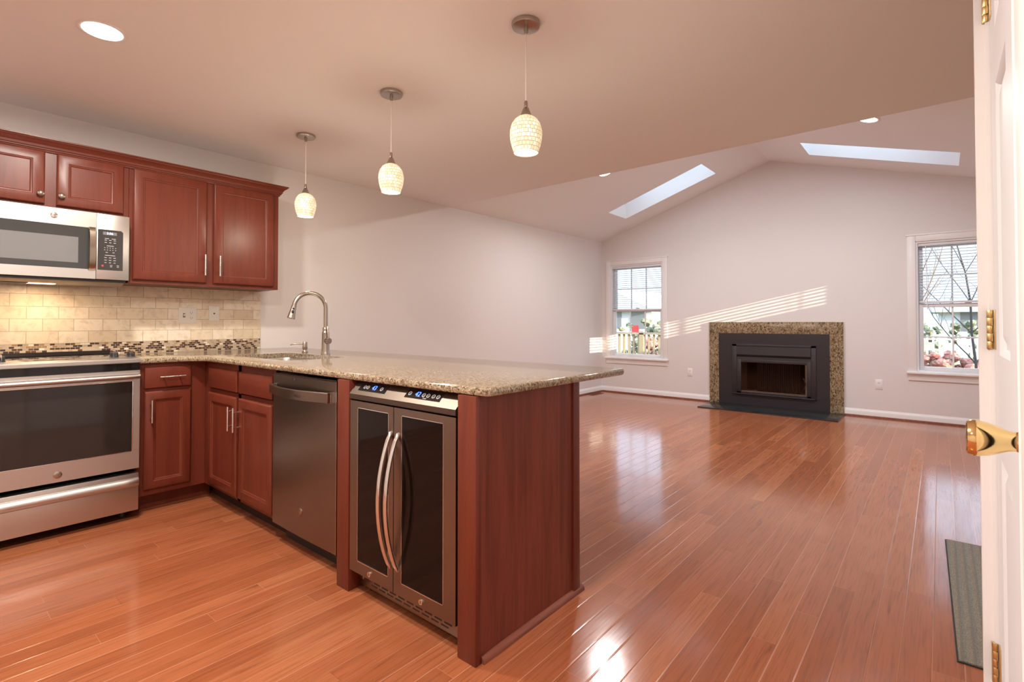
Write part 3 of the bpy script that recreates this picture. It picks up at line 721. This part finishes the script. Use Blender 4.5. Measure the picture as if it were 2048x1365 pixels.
# ------------------------------------------------------------------ peninsula
YP = -.620                                                     # cabinet face line
r_ = thing('sink_base_cabinet', (1.13, -.35, 0), 'cherry sink base cabinet with two doors left of the dishwasher', 'cabinet')
bx('cabinet_box', .645, 1.598, YP+.02, -.05, .10, .70, 'cherry', r_)
f = B()
for a, c_, d_, g_ in ((.6390, .735, .10, .884), (1.14, 1.178, .10, .884), (1.575, 1.600, .10, .884), (.735, 1.575, .10, .135), (.735, 1.575, .845, .884), (.735, 1.575, .69, .715)): f.box(a, c_, YP, YP+.02, d_, g_)
obj('face_frame', f, 'cherry_x', r_)
bx('toe_kick', .56, 1.598, YP+.075, YP+.095, 0, .10, 'toe', r_)
Xs = front_y(YP)
for k, (a, c_) in enumerate(((.730, 1.148), (1.180, 1.585))):
    obj('false_drawer_front', raised_door(Xs, a, c_, .722, .846, .02, flat=True), 'cherry_x', r_)
    d = obj('door', raised_door(Xs, a, c_, .122, .692, .02, .05), 'cherry', r_)
    obj('handle', bar_pull(Xs, c_-.020 if k == 0 else a+.020, .575, .138, True, .02, .034), 'chrome', d)

# dishwasher
r_ = thing('dishwasher', (1.907, -.35, 0), 'stainless dishwasher with bowed handle between sink cabinet and wine cooler', 'dishwasher')
bx('body', 1.612, 2.205, -.60, -.06, .09, .855, 'black', r_); bx('toe_kick', 1.612, 2.205, -.565, -.545, .0, .09, 'black', r_)
Xw = front_y(-.600)
db = B(Xw); L = []
for u, o_ in ((1.604, .034), (1.612, .040), (1.76, .043), (1.907, .044), (2.05, .043), (2.204, .040), (2.212, .034)):
    L.append([(u, .097, 0), (u, .097, o_-.004), (u, .101, o_), (u, .862, o_), (u, .868, o_-.005), (u, .868, 0)])
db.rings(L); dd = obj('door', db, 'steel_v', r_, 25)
obj('top_strip', B(Xw).box(1.606, 2.210, .868, .8695, .0, .040), 'chrome', dd)
obj('edge_trim', B(Xw).box(2.2118, 2.2135, .097, .868, .004, .042), 'chrome', dd)
hp = []; n_ = 24
for k in range(n_+1):
    t_ = k/n_; hp.append((1.632+.552*t_, .792, .066+.040*math.sin(math.pi*t_)))
hb = B(Xw); L = []
for i, (u, v, n) in enumerate(hp):
    L.append([(u, v-.024, n-.006), (u, v-.022, n+.004), (u, v+.020, n+.006), (u, v+.024, n), (u, v+.020, n-.008), (u, v-.020, n-.010)])
hb.rings(L); ho = obj('handle', hb, 'steel_v', dd, 30)
for u, s_ in ((1.632, 1), (2.184, -1)):
    bk = B(Xw).rings([[(u+s_*.020, .770, .040), (u+s_*.020, .814, .040), (u-s_*.004, .814, .040), (u-s_*.004, .770, .040)], [(u+s_*.006, .770, .070), (u+s_*.006, .814, .070), (u-s_*.004, .814, .070), (u-s_*.004, .770, .070)]])
    obj('handle_bracket', bk, 'chrome', ho)
obj('script_logo', text_mesh('Adora', .021, Xw @ Matrix.Translation((1.985, .790, .109)), .0002, .4), 'chrome', ho)
ge_badge(front_y(-.644), 1.905, .222, .0165, dd)
obj('status_light', B(Xw).box(1.82, 1.838, .848, .852, .0435, .0448), 'chrome', dd)

# filler post, end panel
r_ = thing('filler_post', (2.313, -.36, 0), 'cherry filler post between the dishwasher and the wine cooler', 'cabinet panel')
bx('front_post', 2.263, 2.352, -.668, -.600, 0, .884, 'cherry', r_, .003); bx('divider', 2.300, 2.330, -.600, -.05, 0, .884, 'cherry', r_)
r_ = thing('end_panel', (3.05, -.35, 0), 'cherry wood end panel of the peninsula facing the walkway', 'cabinet panel')
obj('corner_post', B().box(3.006, 3.092, -.668, -.640, 0, .884, .003), 'cherry', r_)
bx('side_panel', 3.060, 3.085, -.640, -.030, 0, .884, 'panel', r_)
obj('edge_post', B().box(3.050, 3.096, -.088, -.041, 0, .884, .004), 'cherry', r_)
ps = [(0, 0)]+[(.018*math.cos(a), .022*math.sin(a)) for a in [k*math.pi/10 for k in range(6)]]
obj('shoe_moulding', B().rings([[(3.0855+p, yy_, zz) for p, zz in ps] for yy_ in (-.638, -.018)]), 'shoe', r_)
bx('back_panel', .02, 3.060, -.048, -.030, 0, .884, 'cherry_x', r_)

# wine cooler
r_ = thing('wine_cooler', (2.684, -.35, 0), 'dual zone wine cooler with two dark glass doors beside the end panel', 'wine cooler')
cx0, cx1 = 2.364, 3.002
bx('body', cx0+.008, cx1-.008, -.600, -.06, .03, .875, 'black', r_)
gp = B(front_y(-.600)).box(cx0+.006, cx1-.006, .022, .100, 0, .020, .002); go = obj('vent_grille', gp, 'steel_dark', r_)
sl_ = B(front_y(-.620))
for rw in range(4):
    for k in range(9):
        u0 = cx0+.085+k*.053+(rw % 2)*.018
        if u0+.04 < cx1-.06: sl_.box(u0, u0+.040, .038+rw*.0135, .0435+rw*.0135, -.002, .0006)
obj('vent_slot', sl_, 'hole', go)
for u in (cx0+.05, cx1-.05): obj('foot', B().cyl((u, -.585, 0), (u, -.585, .032), .016), 'black', r_)
for u in (cx0+.004, cx1-.04): obj('hinge_bracket', B(front_y(-.62)).box(u, u+.036, .094, .099, 0, .040, .001).box(u+.01, u+.03, .05, .094, .0, .004, .001), 'chrome', r_)
cpn = B().poly([(cx0, -.585, .880), (cx0, -.628, .880), (cx0, -.668, .838), (cx0, -.674, .832), (cx0, -.674, .812), (cx0, -.668, .808), (cx0, -.585, .808)], (cx1-cx0, 0, 0)); cpo = obj('control_panel', cpn, 'bronze_steel', r_, 25)
nrm = Vector((0, -.042, .040)).normalized(); vdir = Vector((0, .040, .042)).normalized()
XC = Matrix(((1, 0, 0, 0), (0, vdir.y, nrm.y, -.668), (0, vdir.z, nrm.z, .838), (0, 0, 0, 1)))
for (a, c_, keys, dig, du) in ((2.405, 2.585, (2.440, 2.460, 2.552), '43', 2.503), (2.708, 2.905, (2.730, 2.808, 2.833, 2.862, 2.887), '42', 2.775)):
    dp = obj('display', B(XC).box(a, c_, .012, .050, 0, .0012), 'black_glass', cpo)
    for u in keys:
        kk = B(XC).rings([[(u+q*math.cos(t_), .031+q*math.sin(t_), n) for t_ in [2*math.pi*i/20 for i in range(20)]] for q, n in ((.0085, .0012), (.0085, .0018), (.0062, .0018), (.0062, .0012))], False, False)
        kk.box(u-.0008, u+.0008, .028, .034, .0012, .0017)
        obj('touch_key', kk, 'grey_print', dp)
    obj('digits', text_mesh(dig, .030, XC @ Matrix.Translation((du, .031, .0014)), .0002), 'led_blue', dp)
    if dig == '42': obj('key_caption', text_mesh('Temp', .009, XC @ Matrix.Translation((2.821, .0175, .0014)), .0002), 'grey_print', dp)
Xc = front_y(-.622)
for k, (a, c_, hu) in enumerate(((cx0+.002, 2.657, 2.645), (2.661, cx1-.002, 2.690))):
    fr = .060; fl = .052; z0, z1 = .100, .804
    d = B(Xc); i0 = (a+fl, c_-.030 if k == 0 else c_-fl-.008, z0+.048, z1-.026)
    if k == 1: i0 = (a+.044, c_-fl-.010, z0+.048, z1-.026)
    # mitred frame
    O = [(a, z0), (c_, z0), (c_, z1), (a, z1)]; I = [(i0[0], i0[2]), (i0[1], i0[2]), (i0[1], i0[3]), (i0[0], i0[3])]
    for q in range(4):
        w2 = (q+1) % 4
        d.rings([[(*O[q], n), (*O[w2], n), (*I[w2], n), (*I[q], n)] for n in (0, .046, .048)])
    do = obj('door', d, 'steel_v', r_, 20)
    obj('glass', B(Xc).box(i0[0]-.004, i0[1]+.004, i0[2]-.004, i0[3]+.004, .020, .0445), 'cooler_glass', do)
    gs = B(Xc)
    for a_, b_, c2, d2 in ((i0[0], i0[0]+.003, i0[2], i0[3]), (i0[1]-.003, i0[1], i0[2], i0[3]), (i0[0], i0[1], i0[2], i0[2]+.003), (i0[0], i0[1], i0[3]-.003, i0[3])): gs.box(a_, b_, c2, d2, .044, .0475)
    obj('glass_trim', gs, 'chrome', do)
    pts = [(hu, .195+.51*t_/20, .050+.058*math.sin(math.pi*t_/20)**.75) for t_ in range(21)]
    obj('handle', B(Xc).tube([(hu, .195, .044)]+pts+[(hu, .705, .044)], .0088, 14), 'chrome', do, 60)
    lk = B(Xc).cyl((2.507 if k == 0 else 2.822, .122, .047), (2.507 if k == 0 else 2.822, .122, .052), .010); lo_ = obj('lock', lk, 'chrome', do)
    u = 2.507 if k == 0 else 2.822
    obj('keyhole', B(Xc).box(u-.0012, u+.0012, .117, .127, .0515, .0526), 'hole', lo_)

# countertop: L with rounded inner corner, rounded outer corners, sink cut-out, eased edge
def arc(cx_, cy_, q, a0, a1, n=10): return [(cx_+q*math.cos(math.radians(a0+(a1-a0)*k/n)), cy_+q*math.sin(math.radians(a0+(a1-a0)*k/n))) for k in range(n+1)]
PX, PY0, PY1, WX = 3.142, -.662, .288, .668
ol = [(.002, PY1)]+[(.002, -.985), (WX, -.985)]
fr = .14; ol += arc(WX+fr, PY0-fr, fr, 180, 90)[0:]                     # inner corner fillet
ol += arc(PX-.03, PY0+.03, .03, -90, 0, 6)+arc(PX-.03, PY1-.03, .03, 0, 90, 6)
def dedup(L):
    o_ = []
    for p in L:
        if not o_ or (Vector(p)-Vector(o_[-1])).length > 1e-4: o_.append(p)
    return o_
ol = dedup(ol)
def inset(L, d):
    n_ = len(L); R_ = []
    for i in range(n_):
        p, a, c_ = Vector(L[i]), Vector(L[i-1]), Vector(L[(i+1) % n_])
        e1, e2 = (p-a).normalized(), (c_-p).normalized()
        n1, n2 = Vector((-e1.y, e1.x)), Vector((-e2.y, e2.x)); nn = (n1+n2); nn = nn/max(.2, nn.dot(n1)) if nn.length > 1e-6 else n1
        R_.append(tuple(p+nn*d))
    return R_
t = bmesh.new(); TH = .030; zt = .914
er = .011
steps = [(er, zt-TH), (er*.3, zt-TH+er*.3), (0, zt-TH+er), (0, zt-er), (er*.12, zt-er*.5), (er*.4, zt-er*.15), (er, zt)]
LL = [[t.verts.new((*p, z_)) for p in inset(ol, d)] for d, z_ in steps]
for a, c_ in zip(LL, LL[1:]):
    for i in range(len(a)): j = (i+1) % len(a); t.faces.new((a[i], a[j], c_[j], c_[i]))
SK0, SK1, SY0, SY1 = .752, 1.478, -.500, -.126
hole = arc(SK0+.05, SY0+.05, .05, 180, 270, 5)+arc(SK1-.05, SY0+.05, .05, 270, 360, 5)+arc(SK1-.05, SY1-.05, .05, 0, 90, 5)+arc(SK0+.05, SY1-.05, .05, 90, 180, 5)
hole = dedup(hole); HT = [t.verts.new((*p, zt)) for p in hole]; HB = [t.verts.new((*p, zt-TH)) for p in hole]
for top, hh in ((LL[-1], HT), (LL[0], HB)):
    ed = []
    for R_ in (top, hh):
        for i in range(len(R_)):
            q = t.edges.get((R_[i], R_[(i+1) % len(R_)])) or t.edges.new((R_[i], R_[(i+1) % len(R_)])); ed.append(q)
    bmesh.ops.triangle_fill(t, use_beauty=True, edges=ed)
for i in range(len(HT)): j = (i+1) % len(HT); t.faces.new((HT[i], HT[j], HB[j], HB[i]))
bmesh.ops.recalc_face_normals(t, faces=t.faces[:])
tag(obj('countertop', B().add(t), 'granite', None, 40), 'L-shaped speckled granite countertop over the peninsula and corner cabinet', 'countertop')

# undermount sink
r_ = thing('kitchen_sink', (1.115, -.313, .72), 'stainless undermount sink bowl set into the granite peninsula', 'sink')
sk = B(); L = []
for d, z_ in ((-.012, .8825), (.0, .8825), (.004, .87), (.012, .74), (.030, .725)):
    L.append([(*p, z_) for p in inset(hole, d)])
sk.rings(L, False, True); obj('bowl', sk, 'steel', r_, 40)
dn = B().lathe([(.045, .7255), (.045, .728), (.036, .7285), (.030, .7262)], (1.115, -.313, 0)); obj('drain', dn, 'chrome', r_)

# faucet
FX, FY = 1.102, -.052
r_ = thing('kitchen_faucet', (FX, FY, .914), 'brushed nickel pull-down gooseneck faucet behind the sink', 'faucet')
obj('faucet_body', B().lathe([(.030, .914), (.030, .919), (.0285, .924), (.026, .94), (.0235, 1.055), (.024, 1.058), (.022, 1.064), (.0185, 1.068), (.019, 1.074), (.0205, 1.082), (.019, 1.090), (.016, 1.094)], (FX, FY, 0)), 'nickel', r_, 50)
sd = Vector((-.30, -1, 0)).normalized(); AR = .100; zt_ = 1.222
pts = [Vector((FX, FY, 1.085)), Vector((FX, FY, 1.15))]
for k in range(0, 17):
    a = math.radians(180-11.0*k*.98); pts.append(Vector((FX, FY, zt_))+sd*(AR+AR*math.cos(a))+Vector((0, 0, AR*math.sin(a))))
obj('spout', B().tube(pts, .0135, 18), 'nickel', r_, 60)
e0 = pts[-1]; dv = (pts[-1]-pts[-2]).normalized()
hd = B(); n1 = 8
prof = [(.0150, -.004), (.0155, 0), (.0150, .004), (.0165, .012), (.0195, .045), (.0240, .078), (.0245, .082), (.0225, .085)]
hd.tube([e0+dv*h_ for q, h_ in prof], [q for q, h_ in prof], 20); ho = obj('spray_head', hd, 'nickel', r_, 50)
sidev = (CAM-e0); sidev = (sidev-dv*sidev.dot(dv)).normalized()
bt = B(); bt.ball(e0+dv*.018+sidev*.016, .0065); bt.ball(e0+dv*.040+sidev*.0172, .0075, 1, 1, 1.7)
obj('spray_button', bt, 'black', ho)
hv = B(); hx = Vector((1, -.15, 0)).normalized(); c0 = Vector((FX, FY, 1.005))
hv.tube([c0+hx*.012, c0+hx*.030, c0+hx*.032, c0+hx*.056, c0+hx*.060], [.018, .019, .021, .0205, .018], 20)
lo_ = obj('handle_hub', hv, 'nickel', r_, 50)
lv = B(); lv.tube([c0+hx*.046+Vector((0, 0, .018)), c0+hx*.038+Vector((0, 0, .060)), c0+hx*.028+Vector((0, 0, .095))], [.0045, .006, .0052], 12); obj('lever', lv, 'nickel', lo_, 50)
# soap dispenser
SX, SYY = .782, -.026
r_ = thing('soap_dispenser', (SX, SYY, .914), 'short nickel soap dispenser pump left of the faucet', 'soap dispenser')
obj('pump_body', B().lathe([(.021, .914), (.021, .919), (.016, .923), (.0145, .935), (.0175, .940), (.0175, .958), (.0165, .962), (.0165, .985), (.0145, .989)], (SX, SYY, 0)), 'nickel', r_, 50)
nz = B(); s2 = Vector((-.55, -.83, 0)); nz.tube([Vector((SX, SYY, .977))+s2*.012, Vector((SX, SYY, .976))+s2*.06, Vector((SX, SYY, .971))+s2*.092, Vector((SX, SYY, .966))+s2*.098], [.006, .005, .004, .003], 10); obj('nozzle', nz, 'nickel', r_, 50)

# ------------------------------------------------------------------ lamps
def pendant(x, y, label):
    zb = 1.867
    r_ = thing('pendant_light', (x, y, zb), label, 'pendant light', 'pendant lights over the peninsula')
    obj('canopy', B().lathe([(.050, H-.0005), (.063, H-.001), (.064, H-.008), (.060, H-.019), (.052, H-.021), (.010, H-.023), (.009, H-.045), (.005, H-.047)], (x, y, 0)), 'nickel', r_, 40)
    obj('cord', B().tube([(x, y, H-.04), (x, y, zb+.225)], .0028, 8), 'plastic', r_)
    obj('socket_cap', B().lathe([(.005, zb+.228), (.0075, zb+.224), (.008, zb+.200), (.012, zb+.196), (.025, zb+.163), (.026, zb+.160), (.015, zb+.158)], (x, y, 0)), 'nickel', r_, 40)
    pr = [(.024, .160), (.036, .155), (.050, .144), (.0625, .125), (.0695, .100), (.0708, .080), (.0685, .055), (.062, .028), (.0545, .006), (.0525, .0), (.0505, .001), (.053, .010), (.060, .030), (.066, .056), (.068, .080), (.067, .100), (.060, .123), (.048, .141), (.035, .151), (.024, .156)]
    sh = B(); sh.lathe([(q, zb+h_) for q, h_ in pr], (x, y, 0), 'z', 40, False); obj('shade', sh, 'capiz', r_, 40)
    obj('shade_rim', B().lathe([(.0530, zb+.0015), (.0545, zb+.001), (.0545, zb-.001), (.0525, zb-.001)], (x, y, 0), 'z', 40, False), 'steel_dark', r_)
    bl = B(); bl.ball((x, y, zb+.045), .034, 1, 1, 1.1); obj('bulb', bl, 'bulb', r_, 60)
    lt = bpy.data.lights.new('pendant_lamp', 'POINT'); lt.energy = PEND_W; lt.color = (1., .86, .68); lt.shadow_soft_size = .045
    lo_ = bpy.data.objects.new('pendant_lamp', lt); COL.objects.link(lo_); lo_.location = (x, y, zb-.045)
    return r_
pendant(2.891, -.147, 'nearest and largest looking of the three mosaic pendants, over peninsula end')
pendant(1.883, -.107, 'middle of the three mosaic glass pendants over the granite peninsula')
pendant(.876, -.080, 'mosaic pendant nearest the cabinets, above the sink')

def can_light(x, y, z, label, slope=0., watts=None, group='recessed ceiling lights', tint=(1., .93, .84)):
    r_ = thing('recessed_light', (x, y, z), label, 'recessed light', group)
    T = Matrix.Translation((x, y, z)) @ Matrix.Rotation(-math.atan(slope), 4, 'Y')
    rg = B(T).lathe([(.092, .0), (.093, -.004), (.088, -.006), (.074, -.004), (.073, 0.)], (0, 0, 0), 'z', 40, False); obj('trim_ring', rg, 'white', r_, 40)
    obj('lens', B(T).lathe([(.0745, -.0005), (.0735, -.006), (.060, -.012), (.035, -.015), (.001, -.016)], (0, 0, 0), 'z', 40), 'can_lens', r_, 40)
    lt = bpy.data.lights.new('downlight', 'AREA'); lt.shape = 'DISK'; lt.size = .14; lt.energy = watts or CAN_W; lt.color = tint; lt.spread = math.radians(178)
    lo_ = bpy.data.objects.new('downlight', lt); COL.objects.link(lo_)
    lo_.matrix_world = T @ Matrix.Translation((0, 0, -.018))
can_light(1.397, -1.320, H, 'bright round recessed light in the kitchen ceiling above the range aisle', watts=CAN_W*1.4)
can_light(1.304, 3.345, zc(1.304), 'recessed light on the left vault slope, mostly hidden by ceiling edge', (ZRIDGE-H)/XRIDGE, CAN_W*1.2, tint=(1., .98, .97))
can_light(3.800, 3.53, zc(3.800), 'recessed light on the right vault slope, half hidden by ceiling edge', -(ZRIDGE-H)/(XR-XRIDGE), CAN_W*1.2, tint=(1., .98, .97))
for k, (x_, y_) in enumerate(((3.2, -1.75), (1.397, -2.75), (3.2, -3.0))):  # downlights out of view, added to light the near kitchen
    can_light(x_, y_, H, watts=CAN_W*(1.5, .35, .35)[k], label=('added unseen recessed light over the walkway beside the pantry door', 'added unseen recessed light behind the range aisle', 'added unseen recessed light near the back wall')[k])
# the lamp under the microwave
lt = bpy.data.lights.new('hood_lamp', 'AREA'); lt.shape = 'RECTANGLE'; lt.size = .06; lt.size_y = .11; lt.energy = 2.8; lt.color = (1., .70, .42)
lo_ = bpy.data.objects.new('hood_lamp', lt); COL.objects.link(lo_); lo_.location = (.235, -1.36, mz0-.036)

# ------------------------------------------------------------------ fireplace
YG = YF-.022
r_ = thing('fireplace', (2.552, YF, 0), 'black metal fireplace with glass doors and gold granite surround on far wall', 'fireplace')
fx0, fx1, fz = 1.747, 3.358, 1.131; ix0, ix1, iz = 1.880, 3.212, .976
gs = B(); gs.box(fx0, ix0, YG, YF, 0, iz); gs.box(ix1, fx1, YG, YF, 0, iz); gs.box(fx0, fx1, YG, YF, iz, fz, .002)
obj('granite_surround', gs, 'granite_fp', r_)
mp = B(); mp.plate([(ix0, 0), (ix1, 0), (ix1, iz), (ix0, iz)], [rect(2.10, 3.03, .155, .800)], lambda u, v, n: (u, YG+.004-n, v), .012)
mo = obj('metal_surround', mp, 'fp_black', r_, 30)
fb = B(); fb.box(2.06, 2.12, YG-.018, YG-.008, .14, .83, .003); fb.box(3.01, 3.07, YG-.018, YG-.008, .14, .83, .003); fb.box(2.06, 3.07, YG-.018, YG-.008, .80, .83, .003)
obj('insert_frame', fb, 'fp_black', mo)
hp_ = B().poly([(2.12, YG-.008, .80), (2.12, YG-.024, .80), (2.12, YG-.030, .69), (2.12, YG-.008, .66)], (.89, 0, 0)); obj('hood', hp_, 'fp_black', mo)
obj('louver', B().box(2.12, 3.01, YG-.006, YG-.002, .625, .66), 'hole', mo)
ldg = B().box(2.07, 3.06, YG-.038, YG-.008, .150, .166, .003); obj('bottom_ledge', ldg, 'fp_black', mo)
ff = B(); ff.box(2.12, 2.175, YG-.014, YG-.004, .166, .625, .002); ff.box(2.965, 3.01, YG-.014, YG-.004, .166, .625, .002); ff.box(2.175, 2.965, YG-.014, YG-.004, .585, .625, .002); ff.box(2.12, 3.01, YG-.014, YG-.004, .166, .186, .002)
fo = obj('door_frame', ff, 'fp_black', r_)
for a, c_ in ((2.175, 2.568), (2.572, 2.965)): obj('glass_door', B().box(a, c_, YG-.011, YG-.006, .186, .585), 'fp_glass', fo, 0)
obj('door_handle', B().tube([(2.93, YG-.016, .27)]+[(2.93+.022*math.sin(math.pi*k/10), YG-.03, .27+.14*k/10) for k in range(11)]+[(2.93, YG-.016, .41)], .005, 8), 'fp_black', fo, 50)
y0_, y1_ = YG+.02, YF+.42
for a in (2.12, 3.00): obj('firebox_side', B().box(a, a+.01, y0_, y1_, .168, .79), 'firebrick', r_)
bxk = B(); bxk.box(2.12, 3.01, y1_, y1_+.02, .155, .80); bxk.box(2.12, 3.01, y0_, y1_, .79, .81); obj('firebox_back', bxk, 'dark_lining', r_)
bx('firebox_floor', 2.12, 3.01, y0_, y1_, .155, .168, 'firebrick', r_)
lp = B(); lp.box(2.132, 2.998, YG-.003, YG+.018, .168, .202); lp.box(2.945, 2.998, YG-.003, YG+.018, .202, .62); obj('firebrick_lip', lp, 'firebrick', r_)
scn_ = B()
for s_ in (0, 1):
    L = []
    for k in range(61):
        u = (2.36 if s_ == 0 else 2.62)+.26*k/60; L.append([(u, y0_+.03+.010*math.sin(k*1.05), z_) for z_ in (.18, .62)])
    scn_.rings([[p[0] for p in L], [p[1] for p in L]], False, False, False)
obj('spark_curtain', scn_, 'screen', r_)
tag(obj('hearth_slab', B().box(1.785, 3.372, 4.915, YG-.002, .0, .012, .002), 'hearth', None), 'thin black stone hearth slab on the floor in front of fireplace', 'hearth')

# floor register in the far left corner
r_ = thing('floor_vent', (.11, 5.13, 0), 'small brown metal floor vent near the far left corner', 'vent')
vf = B().plate(rect(.055, .165, 4.985, 5.29), [rect(.072, .148, 5.002, 5.273)], lambda u, v, n: (u, v, n), .005); obj('frame', vf, MAT['shoe'], r_)
vl = B()
for k in range(12): vl.box(.072, .148, 5.008+k*.0225, 5.016+k*.0225, .0005, .004)
obj('louver', vl, 'shoe', r_); bx('duct_opening', .072, .148, 5.002, 5.273, .0002, .0008, 'hole', r_)

# door mat
r_ = thing('door_mat', (4.595, .985, 0), 'grey brown ribbed door mat on the floor beside the white door', 'rug')
mb = B(); mb.poly([(4.278, 1.600, .002), (4.302, .386, .002), (4.902, .398, .002), (4.878, 1.612, .002)], (0, 0, .006)); obj('carpet_pile', mb, 'mat', r_)
mb = B(); mb.poly([(4.273, 1.605, 0), (4.297, .381, 0), (4.907, .393, 0), (4.883, 1.617, 0)], (0, 0, .0035)); obj('rubber_backing', mb, 'rubber', r_)

# ------------------------------------------------------------------ outdoors
GZ = -.55
g_ = obj('ground', B().box(-60, 60, -40, 90, GZ-.2, GZ), 'lawn', None, 0); struct(g_)
# deck railing beyond the left window
r_ = thing('deck_railing', (-.9, 8.5, -.15), 'pale wooden deck railing seen through the left window', 'railing')
bx('top_rail', -2.2, .75, 8.45, 8.55, .86, .90, 'deck_wood', r_); bx('bottom_rail', -2.2, .75, 8.48, 8.52, -.02, .04, 'deck_wood', r_)
for x_ in (-2.2, -.72, .70): bx('post', x_-.05, x_+.05, 8.45, 8.55, GZ, .93, 'deck_wood', r_)
for k in range(24):
    x_ = -2.1+k*.118; bx('baluster', x_-.019, x_+.019, 8.482, 8.518, .0, .86, 'deck_wood', r_)
bx('deck_edge', -2.3, .8, 8.40, 8.60, -.22, -.12, 'deck_wood', r_)

def tree(base, ht, r0, seed, mat, label, lean=(0, 0), group='bare trees in the yard'):
    rn = random.Random(seed); b = B()
    def grow(p, d, ln, q, lev):
        pts = [p]; n_ = 6
        for k in range(n_):
            d = (d+Vector((rn.uniform(-.13, .13), rn.uniform(-.13, .13), rn.uniform(-.02, .12)))).normalized(); pts.append(pts[-1]+d*ln/n_)
        b.tube(pts, [q*(1-.6*k/n_) for k in range(n_+1)], 6 if lev else 9)
        if lev < 3:
            for k in range(2, n_+1):
                for _ in range(2 if lev == 0 else 1):
                    a = rn.uniform(0, 6.28); o_ = Vector((math.cos(a), math.sin(a)*.6, rn.uniform(.3, 1.1))).normalized()
                    grow(pts[k], (d*.5+o_).normalized(), ln*rn.uniform(.35, .6), q*(1-.6*k/n_)*.55, lev+1)
    grow(Vector(base), Vector((lean[0], lean[1], 1)).normalized(), ht, r0, 0)
    return tag(obj('bare_tree', b, mat, None, 60), label, 'tree')
tree((4.72, 9.3, GZ), 3.0, .024, 11, 'bark', 'bare dark tree close outside the right window')
tree((.42, 11.5, GZ), 4.2, .028, 5, 'bark', 'bare thin tree leaning outside the left window', (-.28, 0))
tree((-.5, 10.2, GZ), 2.0, .02, 8, 'bark_pale', 'small pale bare sapling behind the deck railing')
tree((3.6, 14., GZ), 4.2, .04, 21, 'bark_pale', 'pale bare tree farther back outside the right window')

def house(name, x0, x1, y0, y1, h_, rise, mat, label, door=None):
    r_ = thing(name, ((x0+x1)/2, (y0+y1)/2, GZ), label, 'house')
    w_ = bx('wall', x0, x1, y0, y1, GZ, h_, mat, r_)
    rf = B(); xm = (x0+x1)/2
    rf.poly([(x0-.3, y0-.3, h_), (x1+.3, y0-.3, h_), (xm, y0-.3, h_+rise)], (0, y1-y0+.6, 0)); obj('roof', rf, 'roofing', r_)
    if door: bx('door', door[0], door[1], y0-.04, y0+.0, door[2], door[3], 'red_door', r_)
    for k in range(3):
        a = x0+(x1-x0)*(.15+.3*k); bx('window', a, a+.9, y0-.03, y0, h_*.45, h_*.45+1.2, 'micro_mesh', r_)
    return r_
house('house', -12.5, -7.6, 24., 30., 1.75, 1.3, 'siding', 'pale far house with red door, seen through left window', (-8.75, -8.35, .45, .95))
house('house', 4.2, 9.5, 30., 36., 1.6, 1.2, 'siding', 'pale far house seen through the right window')
def shrub(c, s_, mat, label, seed, name='shrub'):
    rn = random.Random(seed); b = B()
    for k in range(70):
        q = rn.uniform(.10, .20); b.ball((c[0]+rn.uniform(-1, 1)*s_[0], c[1]+rn.uniform(-1, 1)*s_[1], GZ+q+rn.uniform(0, 1)*s_[2]), q, 1, 1, .8, 2)
    for v in b.bm.verts: v.co += Vector((rn.uniform(-.04, .04), rn.uniform(-.04, .04), rn.uniform(-.04, .04)))
    return tag(obj(name, b, mat, None, 0), label, 'shrub')
shrub((5.3, 19., 0), (3.2, .5, .75), 'red_shrub', 'low reddish shrubs across the lawn outside the right window', 3)
shrub((-3.6, 17, 0), (1.2, .6, .75), 'red_shrub', 'reddish shrubs behind the deck railing outside the left window', 4)
shrub((-6.0, 21, 0), (1.6, .8, 1.6), 'evergreen', 'grey green evergreen shrubs beyond the left window', 6)
shrub((3.8, 26, 0), (1.6, .8, 1.5), 'evergreen', 'grey green evergreen shrubs far beyond the right window', 9)
r_ = thing('picket_fence', (4.9, 23.5, GZ), 'low white picket fence across the lawn outside the right window', 'fence')
bx('rail', 2.9, 6.9, 23.48, 23.52, .05, .11, 'vinyl', r_); bx('rail', 2.9, 6.9, 23.48, 23.52, .45, .51, 'vinyl', r_)
for k in range(22): bx('picket', 2.95+k*.18, 3.01+k*.18, 23.45, 23.48, GZ+.05, .62, 'vinyl', r_)
# unseen house-sized block added on the sunny side to cut the low sun
r_ = thing('sun_blocker', (16, 0, GZ), 'added unseen block that cuts the low sun on the window side', 'house')
bx('blocker_tall', 16., 17.5, -9., 2.1, GZ, 4.7, 'brick', r_); bx('blocker_low', 16., 17.5, 2.1, 9.5, GZ, 4.10, 'brick', r_)
bx('blocker_tall_cap', 15.9, 17.6, -9.2, 2.1, 4.7, 4.85, 'roofing', r_); bx('blocker_low_cap', 15.9, 17.6, 2.1, 9.7, 4.10, 4.19, 'roofing', r_)
